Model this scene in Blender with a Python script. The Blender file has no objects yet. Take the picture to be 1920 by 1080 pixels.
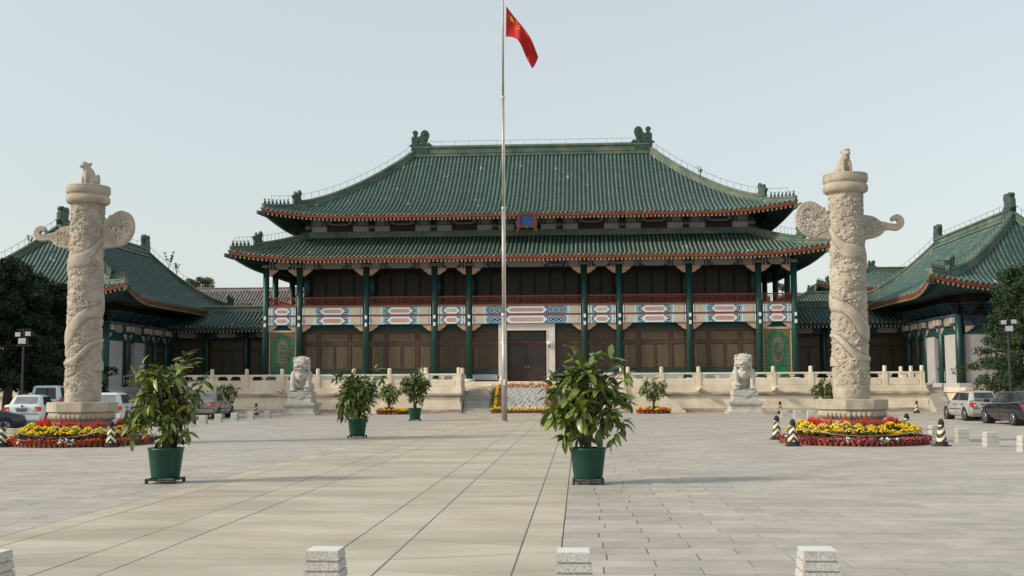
import bpy, bmesh, math, random
import numpy as np
from mathutils import Vector, Matrix
random.seed(7); RNG = np.random.default_rng(11)
SC = bpy.context.scene
COL = SC.collection
PI = math.pi
# ---------------------------------------------------------------- camera
CAM_H, FPX = 1.8, 2100.0
YAW, PITCH, ROLL = 0.05929913, 0.0857902, -0.00479996
def _cam_axes():
    cy, sy = math.cos(YAW), math.sin(YAW)
    F = Vector((-sy*math.cos(PITCH), cy*math.cos(PITCH), math.sin(PITCH)))
    R0 = Vector((cy, sy, 0)); U0 = R0.cross(F)
    R = R0*math.cos(ROLL) + U0*math.sin(ROLL)
    return R, R.cross(F), F
CR, CU, CF = _cam_axes()
cd = bpy.data.cameras.new('camera'); cam = bpy.data.objects.new('camera', cd); COL.objects.link(cam)
cd.sensor_width = 36.0; cd.lens = FPX/1920*36; cd.clip_start = 0.1; cd.clip_end = 3000
M = Matrix(((CR.x, CU.x, -CF.x, 0), (CR.y, CU.y, -CF.y, 0), (CR.z, CU.z, -CF.z, CAM_H), (0, 0, 0, 1)))
cam.matrix_world = M
SC.camera = cam
def ray(px, py): return CR*((px-960)/FPX) + CU*((540-py)/FPX) + CF
def G(px, py, z=0.0):           # a pixel of the photograph on the horizontal plane z
    d = ray(px, py); return d*((z-CAM_H)/d.z) + Vector((0, 0, CAM_H))
def V(px, py, Y):               # a pixel of the photograph on the vertical plane Y
    d = ray(px, py); return d*(Y/d.y) + Vector((0, 0, CAM_H))
# ---------------------------------------------------------------- sky, sun, exposure
SUN_EL, SUN_DIR = math.radians(31), (0.945, 0.327)
w = bpy.data.worlds.new('World'); SC.world = w; w.use_nodes = True
nt = w.node_tree; bg = nt.nodes['Background']
sky = nt.nodes.new('ShaderNodeTexSky'); sky.sky_type = 'NISHITA'; sky.sun_disc = False
sky.sun_elevation = SUN_EL; sky.sun_rotation = math.atan2(-SUN_DIR[0], -SUN_DIR[1])
sky.air_density = 1.5; sky.dust_density = 1.5; sky.ozone_density = 1.5; sky.altitude = 50
hsv = nt.nodes.new('ShaderNodeHueSaturation'); hsv.inputs['Saturation'].default_value = 0.50
hz = nt.nodes.new('ShaderNodeMixRGB'); hz.inputs[0].default_value = 0.40; hz.inputs[2].default_value = (6.05, 6.7, 6.85, 1)
nt.links.new(sky.outputs[0], hsv.inputs['Color']); nt.links.new(hsv.outputs[0], hz.inputs[1])
nt.links.new(hz.outputs[0], bg.inputs[0]); bg.inputs[1].default_value = 0.104
sd = bpy.data.lights.new('sun', 'SUN'); sun = bpy.data.objects.new('sun', sd); COL.objects.link(sun)
sd.energy = 2.5; sd.angle = math.radians(7.0); sd.color = (1.0, 0.90, 0.74)
ce = math.cos(SUN_EL)
sun.rotation_euler = Vector((SUN_DIR[0]*ce, SUN_DIR[1]*ce, -math.sin(SUN_EL))).to_track_quat('-Z', 'Y').to_euler()
sun.location = (-60, -20, 60)
vs = SC.view_settings; vs.view_transform = 'Standard'; vs.look = 'None'; vs.exposure = 0.45; vs.gamma = 1; vs.use_curve_mapping = False

# ---------------------------------------------------------------- mesh helpers
W0 = {}                                   # world origin of every parent
class MB:
    def __init__(s): s.v, s.f = [], []
    def add(s, vs, fs):
        o = len(s.v); s.v += [tuple(p) for p in vs]; s.f += [tuple(i+o for i in q) for q in fs]; return s
    def box(s, x0, x1, y0, y1, z0, z1, tx=0, ty=0):      # tx, ty: the top is narrower by this on each side
        s.add([(x0, y0, z0), (x1, y0, z0), (x1, y1, z0), (x0, y1, z0), (x0+tx, y0+ty, z1), (x1-tx, y0+ty, z1), (x1-tx, y1-ty, z1), (x0+tx, y1-ty, z1)],
              [(3, 2, 1, 0), (4, 5, 6, 7), (0, 1, 5, 4), (1, 2, 6, 5), (2, 3, 7, 6), (3, 0, 4, 7)]); return s
    def obox(s, c, ax, ay, az):            # oriented box from half-axis vectors
        c, ax, ay, az = Vector(c), Vector(ax), Vector(ay), Vector(az)
        p = [c+i*ax+j*ay+k*az for k in (-1, 1) for (i, j) in ((-1, -1), (1, -1), (1, 1), (-1, 1))]
        return s.add(p, [(3, 2, 1, 0), (4, 5, 6, 7), (0, 1, 5, 4), (1, 2, 6, 5), (2, 3, 7, 6), (3, 0, 4, 7)])
    def prism(s, poly, y0, y1, plane='xz'):
        n = len(poly)
        m = {'xz': lambda a, b, c: (a, c, b), 'xy': lambda a, b, c: (a, b, c), 'yz': lambda a, b, c: (c, a, b)}[plane]
        s.add([m(a, b, y0) for a, b in poly]+[m(a, b, y1) for a, b in poly],
              [tuple(range(n)), tuple(range(2*n-1, n-1, -1))]+[(i, i+n, (i+1) % n+n, (i+1) % n) for i in range(n)]); return s
    def tube(s, path, rad, n=8, caps=True):
        path = [Vector(p) for p in path]; m = len(path)
        if not isinstance(rad, (list, tuple)): rad = [rad]*m
        vs, prev = [], None
        for i, p in enumerate(path):
            t = (path[min(i+1, m-1)]-path[max(i-1, 0)]).normalized()
            if prev is None: a = t.orthogonal().normalized()
            else:
                a = prev-t*prev.dot(t); a = a.normalized() if a.length > 1e-6 else t.orthogonal().normalized()
            prev = a; b = t.cross(a)
            vs += [p+(a*math.cos(2*PI*k/n)+b*math.sin(2*PI*k/n))*rad[i] for k in range(n)]
        fs = [(i*n+k, i*n+(k+1) % n, (i+1)*n+(k+1) % n, (i+1)*n+k) for i in range(m-1) for k in range(n)]
        if caps: fs += [tuple(range(n-1, -1, -1)), tuple((m-1)*n+k for k in range(n))]
        return s.add(vs, fs)
    def lathe(s, prof, n=16, c=(0, 0, 0), ph=0.0):       # prof: (r, z) from bottom to top
        m = len(prof); cx, cy, cz = c
        vs = [(cx+r*math.cos(2*PI*k/n+ph), cy+r*math.sin(2*PI*k/n+ph), cz+z) for r, z in prof for k in range(n)]
        fs = [(i*n+k, i*n+(k+1) % n, (i+1)*n+(k+1) % n, (i+1)*n+k) for i in range(m-1) for k in range(n)]
        fs += [tuple(range(n-1, -1, -1)), tuple((m-1)*n+k for k in range(n))]
        return s.add(vs, fs)
    def ball(s, c, r, nu=10, nv=7, rot=None):
        if not isinstance(r, (list, tuple)): r = (r, r, r)
        vs = []
        for j in range(nv+1):
            a = PI*j/nv
            for i in range(nu):
                b = 2*PI*i/nu
                p = Vector((r[0]*math.sin(a)*math.cos(b), r[1]*math.sin(a)*math.sin(b), r[2]*math.cos(a)))
                if rot is not None: p = rot @ p
                vs.append(p+Vector(c))
        fs = [(j*nu+i, (j+1)*nu+i, (j+1)*nu+(i+1) % nu, j*nu+(i+1) % nu) for j in range(nv) for i in range(nu)]
        return s.add(vs, fs)
    def sweep(s, path, sec, closed=False, caps=True):    # section (side, up), kept upright
        path = [Vector(p) for p in path]; m, n = len(path), len(sec); vs = []
        for i, p in enumerate(path):
            t = path[min(i+1, m-1)]-path[max(i-1, 0)]; t.z = 0
            t = t.normalized(); sd_ = Vector((t.y, -t.x, 0))
            vs += [p+sd_*a+Vector((0, 0, b)) for a, b in sec]
        fs = [(i*n+k, (i+1)*n+k, (i+1)*n+(k+1) % n, i*n+(k+1) % n) for i in range(m-1) for k in range(n)]
        if caps: fs += [tuple(range(n)), tuple((m-1)*n+k for k in range(n-1, -1, -1))]
        return s.add(vs, fs)
    def grid(s, fn, nu, nv):
        vs = [fn(i/nu, j/nv) for j in range(nv+1) for i in range(nu+1)]
        return s.add(vs, [(j*(nu+1)+i, j*(nu+1)+i+1, (j+1)*(nu+1)+i+1, (j+1)*(nu+1)+i) for j in range(nv) for i in range(nu)])
    def mesh(s, name, mat, smooth=False, off=None):
        me = bpy.data.meshes.new(name)
        v = s.v if off is None else [(x-off[0], y-off[1], z-off[2]) for x, y, z in s.v]
        me.from_pydata(v, [], s.f)
        if smooth: me.polygons.foreach_set('use_smooth', [True]*len(me.polygons))
        if mat is not None: me.materials.append(mat)
        me.update(); return me
    def build(s, name, mat, parent=None, smooth=False):
        off = W0.get(parent.name, (0, 0, 0)) if parent else None
        return link(name, s.mesh(name, mat, smooth, off), parent)
def fix_normals(me):
    bm = bmesh.new(); bm.from_mesh(me); bmesh.ops.recalc_face_normals(bm, faces=bm.faces); bm.to_mesh(me); bm.free()
def link(name, me, parent=None):
    o = bpy.data.objects.new(name, me); COL.objects.link(o)
    if parent:
        o.parent = parent; W0[o.name] = W0.get(parent.name, (0, 0, 0))
    return o
def tag(o, label, cat, group=None):
    o['label'] = label; o['category'] = cat
    if group: o['group'] = group
    return o
def struct(o, kind='structure'): o['kind'] = kind; return o
def thing(name, label, cat, loc=(0, 0, 0), group=None):
    o = bpy.data.objects.new(name, None); COL.objects.link(o); o.empty_display_size = 0.2
    o.location = loc; W0[o.name] = tuple(loc); return tag(o, label, cat, group)
def inst(src, parent, loc=(0, 0, 0), rz=0.0, sc=1.0, name=None, rot=None):   # a copy that shares the mesh
    o = src.copy(); o.name = name or src.name.split('.')[0]; COL.objects.link(o); o.parent = parent
    o.location = loc; o.rotation_euler = rot if rot is not None else (0, 0, rz)
    o.scale = sc if isinstance(sc, (tuple, list)) else (sc, sc, sc); return o
def copy_tree(o, parent=None):
    c = o.copy(); c.name = o.name.split('.')[0]; COL.objects.link(c); c.parent = parent
    for ch in list(o.children): copy_tree(ch, c)
    return c
def remesh(mb, voxel, name, mat, parent=None, smooth_it=2):
    me = mb.mesh(name+'_src', None); o = bpy.data.objects.new('tmp', me); COL.objects.link(o)
    m = o.modifiers.new('r', 'REMESH'); m.mode = 'VOXEL'; m.voxel_size = voxel
    if smooth_it: q = o.modifiers.new('s', 'SMOOTH'); q.iterations = smooth_it; q.factor = 0.5
    dg = bpy.context.evaluated_depsgraph_get(); ev = o.evaluated_get(dg)
    out = bpy.data.meshes.new_from_object(ev); out.name = name
    bpy.data.objects.remove(o); bpy.data.meshes.remove(me)
    out.polygons.foreach_set('use_smooth', [True]*len(out.polygons)); out.materials.clear(); out.materials.append(mat)
    off = W0.get(parent.name, (0, 0, 0)) if parent else (0, 0, 0)
    out.transform(Matrix.Translation((-off[0], -off[1], -off[2])))
    return link(name, out, parent)
def flat_solid(outlines, depth, bevel, name, mat, parent=None, xf=None):     # filled 2-D outline (holes allowed) with thickness
    cu = bpy.data.curves.new('c', 'CURVE'); cu.dimensions = '2D'; cu.fill_mode = 'BOTH'; cu.extrude = depth/2; cu.bevel_depth = bevel; cu.bevel_resolution = 1
    for pts in outlines:
        sp = cu.splines.new('POLY'); sp.points.add(len(pts)-1)
        for p, (a, b) in zip(sp.points, pts): p.co = (a, b, 0, 1)
        sp.use_cyclic_u = True
    o = bpy.data.objects.new('tmp', cu); COL.objects.link(o)
    dg = bpy.context.evaluated_depsgraph_get(); me = bpy.data.meshes.new_from_object(o.evaluated_get(dg)); me.name = name
    bpy.data.objects.remove(o); bpy.data.curves.remove(cu)
    if xf is not None: me.transform(xf)
    off = W0.get(parent.name, (0, 0, 0)) if parent else (0, 0, 0)
    me.transform(Matrix.Translation((-off[0], -off[1], -off[2]))); me.materials.clear(); me.materials.append(mat)
    return link(name, me, parent)

# ---------------------------------------------------------------- materials
def pm(name, c1, c2=None, scale=1.5, rough=0.7, bump=0.0, bscale=30, spec=0.35, metal=0.0, rnd=0.0, stretch=(1, 1, 1), dirt=None, dscale=0.4, damt=0.5, coat=0.0, attr=False, detail=5, lo=0.35, hi=0.65):
    m = bpy.data.materials.new(name); m.use_nodes = True; t = m.node_tree; N = t.nodes; L = t.links
    b = N['Principled BSDF']; b.inputs['Roughness'].default_value = rough; b.inputs['Metallic'].default_value = metal
    b.inputs['Specular IOR Level'].default_value = spec
    if coat: b.inputs['Coat Weight'].default_value = coat; b.inputs['Coat Roughness'].default_value = 0.08
    geo = N.new('ShaderNodeNewGeometry'); mp = N.new('ShaderNodeMapping'); mp.inputs['Scale'].default_value = stretch
    L.new(geo.outputs['Position'], mp.inputs[0])
    out = None
    if c2 is not None:
        nz = N.new('ShaderNodeTexNoise'); nz.inputs['Scale'].default_value = scale; nz.inputs['Detail'].default_value = detail
        L.new(mp.outputs[0], nz.inputs[0])
        rp = N.new('ShaderNodeValToRGB'); rp.color_ramp.elements[0].position = lo; rp.color_ramp.elements[1].position = hi
        rp.color_ramp.elements[0].color = (*c1, 1); rp.color_ramp.elements[1].color = (*c2, 1)
        L.new(nz.outputs[0], rp.inputs[0]); out = rp.outputs[0]
    else:
        r = N.new('ShaderNodeRGB'); r.outputs[0].default_value = (*c1, 1); out = r.outputs[0]
    if dirt is not None:
        nz = N.new('ShaderNodeTexNoise'); nz.inputs['Scale'].default_value = dscale; nz.inputs['Detail'].default_value = 8; nz.inputs['Roughness'].default_value = 0.65
        L.new(mp.outputs[0], nz.inputs[0])
        rp = N.new('ShaderNodeMapRange'); rp.inputs[1].default_value = 0.45; rp.inputs[2].default_value = 0.72; rp.inputs[4].default_value = damt
        L.new(nz.outputs[0], rp.inputs[0]); mx = N.new('ShaderNodeMixRGB'); mx.inputs[2].default_value = (*dirt, 1)
        L.new(rp.outputs[0], mx.inputs[0]); L.new(out, mx.inputs[1]); out = mx.outputs[0]
    if rnd or attr:
        h = N.new('ShaderNodeHueSaturation'); mr = N.new('ShaderNodeMapRange'); mr.inputs[3].default_value = 1-rnd; mr.inputs[4].default_value = 1+rnd
        if attr:
            at = N.new('ShaderNodeAttribute'); at.attribute_name = 'tint'; L.new(at.outputs['Fac'], mr.inputs[0])
        else:
            oi = N.new('ShaderNodeObjectInfo'); L.new(oi.outputs['Random'], mr.inputs[0])
        L.new(mr.outputs[0], h.inputs['Value']); L.new(out, h.inputs['Color']); out = h.outputs[0]
    L.new(out, b.inputs['Base Color'])
    if bump:
        nb = N.new('ShaderNodeTexNoise'); nb.inputs['Scale'].default_value = bscale; nb.inputs['Detail'].default_value = 4
        L.new(geo.outputs['Position'], nb.inputs[0]); bp = N.new('ShaderNodeBump'); bp.inputs['Strength'].default_value = bump; bp.inputs['Distance'].default_value = 0.02
        L.new(nb.outputs[0], bp.inputs['Height']); L.new(bp.outputs[0], b.inputs['Normal'])
    return m
def floral(name, c0, c1, c2, scale, thr=(0.28, 0.42), rough=0.7):      # small ringed blossoms of painted beams
    m = bpy.data.materials.new(name); m.use_nodes = True; t = m.node_tree; N = t.nodes; L = t.links; b = N['Principled BSDF']
    b.inputs['Roughness'].default_value = rough; b.inputs['Specular IOR Level'].default_value = 0.2
    geo = N.new('ShaderNodeNewGeometry'); vo = N.new('ShaderNodeTexVoronoi'); vo.inputs['Scale'].default_value = scale; vo.inputs['Randomness'].default_value = 0.35
    L.new(geo.outputs['Position'], vo.inputs['Vector'])
    rp = N.new('ShaderNodeValToRGB'); rp.color_ramp.interpolation = 'CONSTANT'; e = rp.color_ramp.elements
    e[0].color = (*c2, 1); e[0].position = 0; e[1].position = thr[0]*0.45; e[1].color = (*c0, 1)
    for p, c in ((thr[0], c1), (thr[1], c0), (thr[1]*1.35, c1), (thr[1]*1.55, c0)):
        q = e.new(p); q.color = (*c, 1)
    L.new(vo.outputs['Distance'], rp.inputs[0]); L.new(rp.outputs[0], b.inputs['Base Color']); return m

MAT = {}
def mk(k, *a, **kw): MAT[k] = pm(k, *a, **kw)
mk('slab_near', (0.385, 0.352, 0.302), (0.460, 0.420, 0.360), scale=2.2, rough=0.62, bump=0.12, bscale=90, rnd=0.10, dirt=(0.28, 0.26, 0.22), dscale=0.5, damt=0.55)
mk('slab_far', (0.385, 0.352, 0.302), (0.460, 0.420, 0.360), scale=2.2, rough=0.62, rnd=0.09, dirt=(0.28, 0.26, 0.22), dscale=0.5, damt=0.55, attr=True)
mk('path_near', (0.425, 0.378, 0.292), (0.505, 0.455, 0.365), scale=1.1, rough=0.6, bump=0.10, bscale=90, rnd=0.07, dirt=(0.30, 0.25, 0.175), dscale=0.45, damt=0.75, stretch=(0.6, 1.6, 1))
mk('path_far', (0.425, 0.378, 0.292), (0.505, 0.455, 0.365), scale=1.1, rough=0.6, rnd=0.07, dirt=(0.30, 0.25, 0.175), dscale=0.45, damt=0.75, stretch=(0.6, 1.6, 1), attr=True)
mk('joint', (0.10, 0.092, 0.078), (0.16, 0.147, 0.125), scale=3, rough=0.95)
mk('earth', (0.22, 0.21, 0.19), (0.28, 0.27, 0.24), scale=0.3, rough=0.95)
mk('marble', (0.68, 0.58, 0.44), (0.80, 0.71, 0.57), scale=1.4, rough=0.6, bump=0.15, bscale=25, rnd=0.07, dirt=(0.50, 0.41, 0.29), dscale=1.3, damt=0.6, stretch=(1, 1, 0.6))
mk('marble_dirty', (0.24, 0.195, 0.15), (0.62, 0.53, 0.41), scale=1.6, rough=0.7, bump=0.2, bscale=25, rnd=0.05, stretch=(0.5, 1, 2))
mk('step', (0.36, 0.34, 0.30), (0.46, 0.43, 0.38), scale=1.8, rough=0.7, bump=0.15, bscale=40, rnd=0.06, dirt=(0.26, 0.24, 0.21), dscale=1.2, damt=0.5)
mk('pillar', (0.37, 0.322, 0.258), (0.48, 0.425, 0.348), scale=2.6, rough=0.7, bump=0.35, bscale=45, dirt=(0.25, 0.205, 0.155), dscale=2.2, damt=0.7)
mk('lion', (0.43, 0.41, 0.365), (0.54, 0.515, 0.46), scale=3, rough=0.65, bump=0.2, bscale=35, dirt=(0.28, 0.26, 0.23), dscale=2.5, damt=0.6)
mk('granite', (0.36, 0.34, 0.31), (0.62, 0.60, 0.56), scale=70, rough=0.75, bump=0.25, bscale=70, detail=3, rnd=0.04, dirt=(0.30, 0.285, 0.25), dscale=3, damt=0.5)
mk('carving', (0.34, 0.335, 0.32), (0.44, 0.43, 0.41), scale=3, rough=0.7, dirt=(0.20, 0.195, 0.18), dscale=3, damt=0.6)
mk('granite_top', (0.62, 0.61, 0.59), (0.70, 0.69, 0.67), scale=60, rough=0.6)
mk('tile', (0.020, 0.070, 0.055), (0.052, 0.108, 0.086), scale=5, rough=0.5, spec=0.5, rnd=0.14, dirt=(0.095, 0.14, 0.115), dscale=1.1, damt=0.6, bump=0.4, bscale=9)
mk('tile_bed', (0.017, 0.046, 0.037), (0.034, 0.068, 0.055), scale=3, rough=0.55)
mk('tile_low', (0.026, 0.068, 0.042), (0.062, 0.100, 0.062), scale=5, rough=0.45, spec=0.5, rnd=0.14, dirt=(0.13, 0.12, 0.08), dscale=0.6, damt=0.6, bump=0.3, bscale=9)
mk('ridge', (0.045, 0.095, 0.070), (0.11, 0.15, 0.105), scale=1.2, rough=0.5, spec=0.4, dirt=(0.24, 0.23, 0.16), dscale=0.7, damt=0.6, bump=0.4, bscale=8)
mk('beast', (0.022, 0.055, 0.042), (0.045, 0.085, 0.062), scale=3, rough=0.45)
mk('grey_tile', (0.22, 0.205, 0.20), (0.33, 0.31, 0.30), scale=2, rough=0.8, rnd=0.12)
mk('grey_bed', (0.05, 0.045, 0.043), (0.08, 0.07, 0.07), scale=2, rough=0.9)
mk('drip', (0.05, 0.10, 0.075), (0.30, 0.34, 0.29), scale=3.5, rough=0.4)
mk('fascia', (0.155, 0.030, 0.015), (0.215, 0.046, 0.021), scale=1.2, rough=0.6)
mk('rafter', (0.32, 0.25, 0.13), (0.42, 0.34, 0.20), scale=5, rough=0.7)
mk('soffit', (0.018, 0.040, 0.042), (0.030, 0.060, 0.058), scale=2, rough=0.8)
mk('col', (0.010, 0.048, 0.041), (0.016, 0.066, 0.055), scale=0.8, rough=0.42, spec=0.4, stretch=(1, 1, 0.3))
mk('green_paint', (0.010, 0.046, 0.038), (0.015, 0.060, 0.050), scale=1.2, rough=0.6)
mk('wood', (0.070, 0.034, 0.022), (0.095, 0.046, 0.030), scale=2, rough=0.55, stretch=(3, 3, 0.6))
mk('wood_dark', (0.040, 0.022, 0.016), (0.055, 0.030, 0.021), scale=2, rough=0.55)
mk('pane', (0.085, 0.064, 0.030), (0.122, 0.094, 0.050), scale=2.5, rough=0.4, spec=0.4, stretch=(6, 1, 0.5))
mk('gallery_wood_shaded', (0.018, 0.010, 0.008), (0.026, 0.015, 0.011), scale=2, rough=0.7)  # darker copy of the wood: shade under the low eave put into the colour
mk('gallery_pane_shaded', (0.022, 0.016, 0.010), (0.032, 0.024, 0.015), scale=2.5, rough=0.5, stretch=(6, 1, 0.5))  # pane colour darkened likewise for the gallery shade
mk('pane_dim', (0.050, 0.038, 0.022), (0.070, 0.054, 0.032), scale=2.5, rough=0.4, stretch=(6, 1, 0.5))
mk('dark_glass', (0.012, 0.015, 0.016), rough=0.15, spec=0.5)
mk('rail_red', (0.22, 0.045, 0.022), (0.27, 0.06, 0.03), scale=2, rough=0.6)
mk('board', (0.20, 0.13, 0.085), (0.25, 0.165, 0.11), scale=2, rough=0.7, stretch=(0.3, 1, 3))
mk('white_paint', (0.68, 0.70, 0.70), (0.76, 0.77, 0.76), scale=2, rough=0.6)
mk('cyan_paint', (0.28, 0.56, 0.60), (0.36, 0.64, 0.66), scale=2, rough=0.6)
mk('blue_paint', (0.035, 0.050, 0.24), (0.055, 0.075, 0.30), scale=2, rough=0.6)
mk('navy_paint', (0.018, 0.026, 0.075), (0.030, 0.042, 0.105), scale=2, rough=0.6)
mk('cream_paint', (0.52, 0.44, 0.34), (0.62, 0.54, 0.43), scale=5, rough=0.7)
mk('salmon', (0.42, 0.30, 0.24), (0.55, 0.40, 0.34), scale=6, rough=0.7)
mk('red_strip', (0.40, 0.11, 0.06), (0.46, 0.15, 0.08), scale=2, rough=0.6)
mk('orange_edge', (0.55, 0.30, 0.12), (0.62, 0.36, 0.16), scale=4, rough=0.6)
def glints_and_tone(m, thr, c, scale):  # rare pale cells paint glints into the colour; tone also varies per cell
    N = m.node_tree.nodes; L = m.node_tree.links; b = N['Principled BSDF']; src = b.inputs['Base Color'].links[0].from_socket
    geo = N.new('ShaderNodeNewGeometry'); v = N.new('ShaderNodeTexVoronoi'); v.inputs['Scale'].default_value = scale; L.new(geo.outputs['Position'], v.inputs['Vector'])
    sp = N.new('ShaderNodeSeparateColor'); L.new(v.outputs['Color'], sp.inputs[0]); gt = N.new('ShaderNodeMath'); gt.operation = 'GREATER_THAN'; gt.inputs[1].default_value = thr; L.new(sp.outputs[0], gt.inputs[0])
    mx = N.new('ShaderNodeMixRGB'); mx.inputs[2].default_value = (*c, 1); L.new(gt.outputs[0], mx.inputs[0]); L.new(src, mx.inputs[1])
    mv = N.new('ShaderNodeMapRange'); mv.inputs[3].default_value = 0.78; mv.inputs[4].default_value = 1.22; L.new(sp.outputs[1], mv.inputs[0])
    h = N.new('ShaderNodeHueSaturation'); L.new(mv.outputs[0], h.inputs['Value']); L.new(mx.outputs[0], h.inputs['Color']); L.new(h.outputs[0], b.inputs['Base Color'])
glints_and_tone(MAT["tile"], 0.995, (0.34, 0.38, 0.34), 3.2); glints_and_tone(MAT['tile_low'], 0.992, (0.30, 0.30, 0.24), 3.2)
MAT['blue_floral'] = floral('blue_floral', (0.055, 0.080, 0.17), (0.26, 0.34, 0.42), (0.62, 0.66, 0.60), 6.0)
MAT['navy_floral'] = floral('navy_floral', (0.016, 0.024, 0.055), (0.07, 0.10, 0.14), (0.20, 0.20, 0.17), 3.4)
mk('bracket_paint', (0.010, 0.030, 0.055), (0.030, 0.075, 0.085), scale=6, rough=0.8)
MAT['pink_floral'] = floral('pink_floral', (0.48, 0.25, 0.26), (0.62, 0.45, 0.42), (0.66, 0.58, 0.50), 7.0)
MAT['tan_floral'] = floral('tan_floral', (0.58, 0.42, 0.34), (0.40, 0.16, 0.14), (0.66, 0.55, 0.45), 8.0)
MAT['pale_floral'] = floral('pale_floral', (0.27, 0.23, 0.22), (0.37, 0.33, 0.29), (0.20, 0.15, 0.17), 9.0)
MAT['cream_floral'] = floral('cream_floral', (0.50, 0.42, 0.32), (0.62, 0.56, 0.45), (0.70, 0.66, 0.56), 5.0)
mk('glaze_green', (0.006, 0.095, 0.038), (0.014, 0.150, 0.062), scale=4, rough=0.28, spec=0.5, rnd=0.22)
mk('glaze_orange', (0.26, 0.12, 0.035), (0.12, 0.12, 0.055), scale=11, rough=0.4, bump=0.6, bscale=30)
mk('grout', (0.34, 0.42, 0.30), rough=0.8)
mk('grey_wall', (0.42, 0.41, 0.42), (0.48, 0.47, 0.47), scale=0.8, rough=0.8, dirt=(0.33, 0.32, 0.32), damt=0.4)
mk('wall_white', (0.40, 0.385, 0.385), (0.46, 0.44, 0.44), scale=0.7, rough=0.8, dirt=(0.33, 0.32, 0.32), damt=0.4)
mk('stone_frame', (0.60, 0.55, 0.49), (0.68, 0.63, 0.57), scale=1.2, rough=0.55)
mk('steel', (0.34, 0.325, 0.29), (0.42, 0.40, 0.36), scale=3, rough=0.5, metal=0.45)
mk('flag_red', (0.46, 0.012, 0.014), (0.56, 0.02, 0.02), scale=2, rough=0.75)
mk('flag_gold', (0.80, 0.50, 0.03), rough=0.7)
mk('brick_pot', (0.19, 0.055, 0.026), (0.27, 0.085, 0.038), scale=9, rough=0.85, rnd=0.18)
mk('soil', (0.05, 0.035, 0.025), (0.08, 0.06, 0.04), scale=9, rough=1)
mk('leaf_small', (0.035, 0.085, 0.018), (0.065, 0.13, 0.028), scale=9, rough=0.6, rnd=0.25)
mk('pink', (0.58, 0.035, 0.10), (0.72, 0.08, 0.17), scale=14, rough=0.6, rnd=0.25)
mk('red_fl', (0.62, 0.020, 0.012), (0.75, 0.06, 0.03), scale=14, rough=0.6, rnd=0.12)
mk('magenta', (0.42, 0.02, 0.10), (0.60, 0.07, 0.20), scale=14, rough=0.6, rnd=0.2)
mk('yellow', (0.74, 0.50, 0.008), (0.86, 0.64, 0.02), scale=18, rough=0.6, rnd=0.12)
mk('white_fl', (0.78, 0.77, 0.74), rough=0.6)
mk('orange_fl', (0.62, 0.16, 0.02), (0.75, 0.28, 0.03), scale=18, rough=0.6)
mk("rubber_leaf", (0.080, 0.130, 0.018), (0.195, 0.245, 0.048), scale=4, rough=0.36, spec=0.5, rnd=0.35)
mk('rubber_leaf_old', (0.28, 0.18, 0.025), (0.34, 0.24, 0.04), scale=6, rough=0.5, rnd=0.2)
mk("leaf_mid", (0.060, 0.105, 0.020), (0.145, 0.195, 0.045), scale=5, rough=0.42, spec=0.45, rnd=0.2)
mk('bark', (0.09, 0.06, 0.045), (0.15, 0.105, 0.08), scale=14, rough=0.9, bump=0.6, bscale=40)
mk('pot_green', (0.004, 0.048, 0.030), (0.007, 0.060, 0.038), scale=1.5, rough=0.42, spec=0.4)
mk('iron', (0.022, 0.020, 0.019), (0.035, 0.03, 0.028), scale=8, rough=0.6)
mk('rust', (0.10, 0.055, 0.035), (0.14, 0.08, 0.05), scale=9, rough=0.8)
mk('rope', (0.42, 0.32, 0.27), (0.50, 0.40, 0.34), scale=30, rough=0.8)
mk('rubber', (0.020, 0.018, 0.020), (0.032, 0.028, 0.030), scale=9, rough=0.8)
mk('needles', (0.020, 0.044, 0.014), (0.044, 0.078, 0.026), scale=2.0, rough=0.7)
mk('needles_dark', (0.009, 0.024, 0.009), (0.022, 0.042, 0.015), scale=1.2, rough=0.75)
mk('hazed_leaf', (0.14, 0.17, 0.11), (0.22, 0.24, 0.17), scale=1.0, rough=0.8)  # leaf colour lightened to paint in the haze of distance
mk('weed', (0.05, 0.06, 0.03), (0.10, 0.10, 0.05), scale=3, rough=0.8)
mk('bronze', (0.12, 0.07, 0.03), (0.18, 0.11, 0.05), scale=6, rough=0.4, metal=0.6)
mk('flood_glass', (0.45, 0.46, 0.44), rough=0.25)
mk('lamp_glass', (0.78, 0.78, 0.74), rough=0.25)
mk('lamp_metal', (0.030, 0.032, 0.036), rough=0.5)
mk('plaque_blue', (0.020, 0.060, 0.22), (0.03, 0.08, 0.27), scale=3, rough=0.5)
mk('plaque_frame', (0.11, 0.028, 0.020), (0.22, 0.08, 0.04), scale=7, rough=0.5, bump=0.8, bscale=14)
for k, c, r in (('car_white', (0.66, 0.70, 0.70), 0.25), ('car_silver', (0.34, 0.34, 0.32), 0.3), ('car_black', (0.012, 0.013, 0.020), 0.18), ('car_navy', (0.008, 0.010, 0.022), 0.2), ('car_gold', (0.27, 0.235, 0.185), 0.3)):
    mk(k, c, tuple(x*1.04 for x in c), scale=1, rough=r, spec=0.5, coat=0.5)
mk('car_glass', (0.020, 0.026, 0.028), (0.05, 0.06, 0.065), scale=2, rough=0.06, spec=0.6)
mk('car_glass_light', (0.16, 0.19, 0.20), (0.25, 0.28, 0.29), scale=2, rough=0.08, spec=0.6)
mk('tail_red', (0.42, 0.012, 0.010), (0.55, 0.03, 0.02), scale=9, rough=0.2, spec=0.5)
mk('plate_blue', (0.03, 0.05, 0.16), (0.20, 0.22, 0.30), scale=16, rough=0.5)
mk('rim', (0.26, 0.26, 0.26), (0.36, 0.36, 0.36), scale=12, rough=0.3, metal=0.7)
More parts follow.
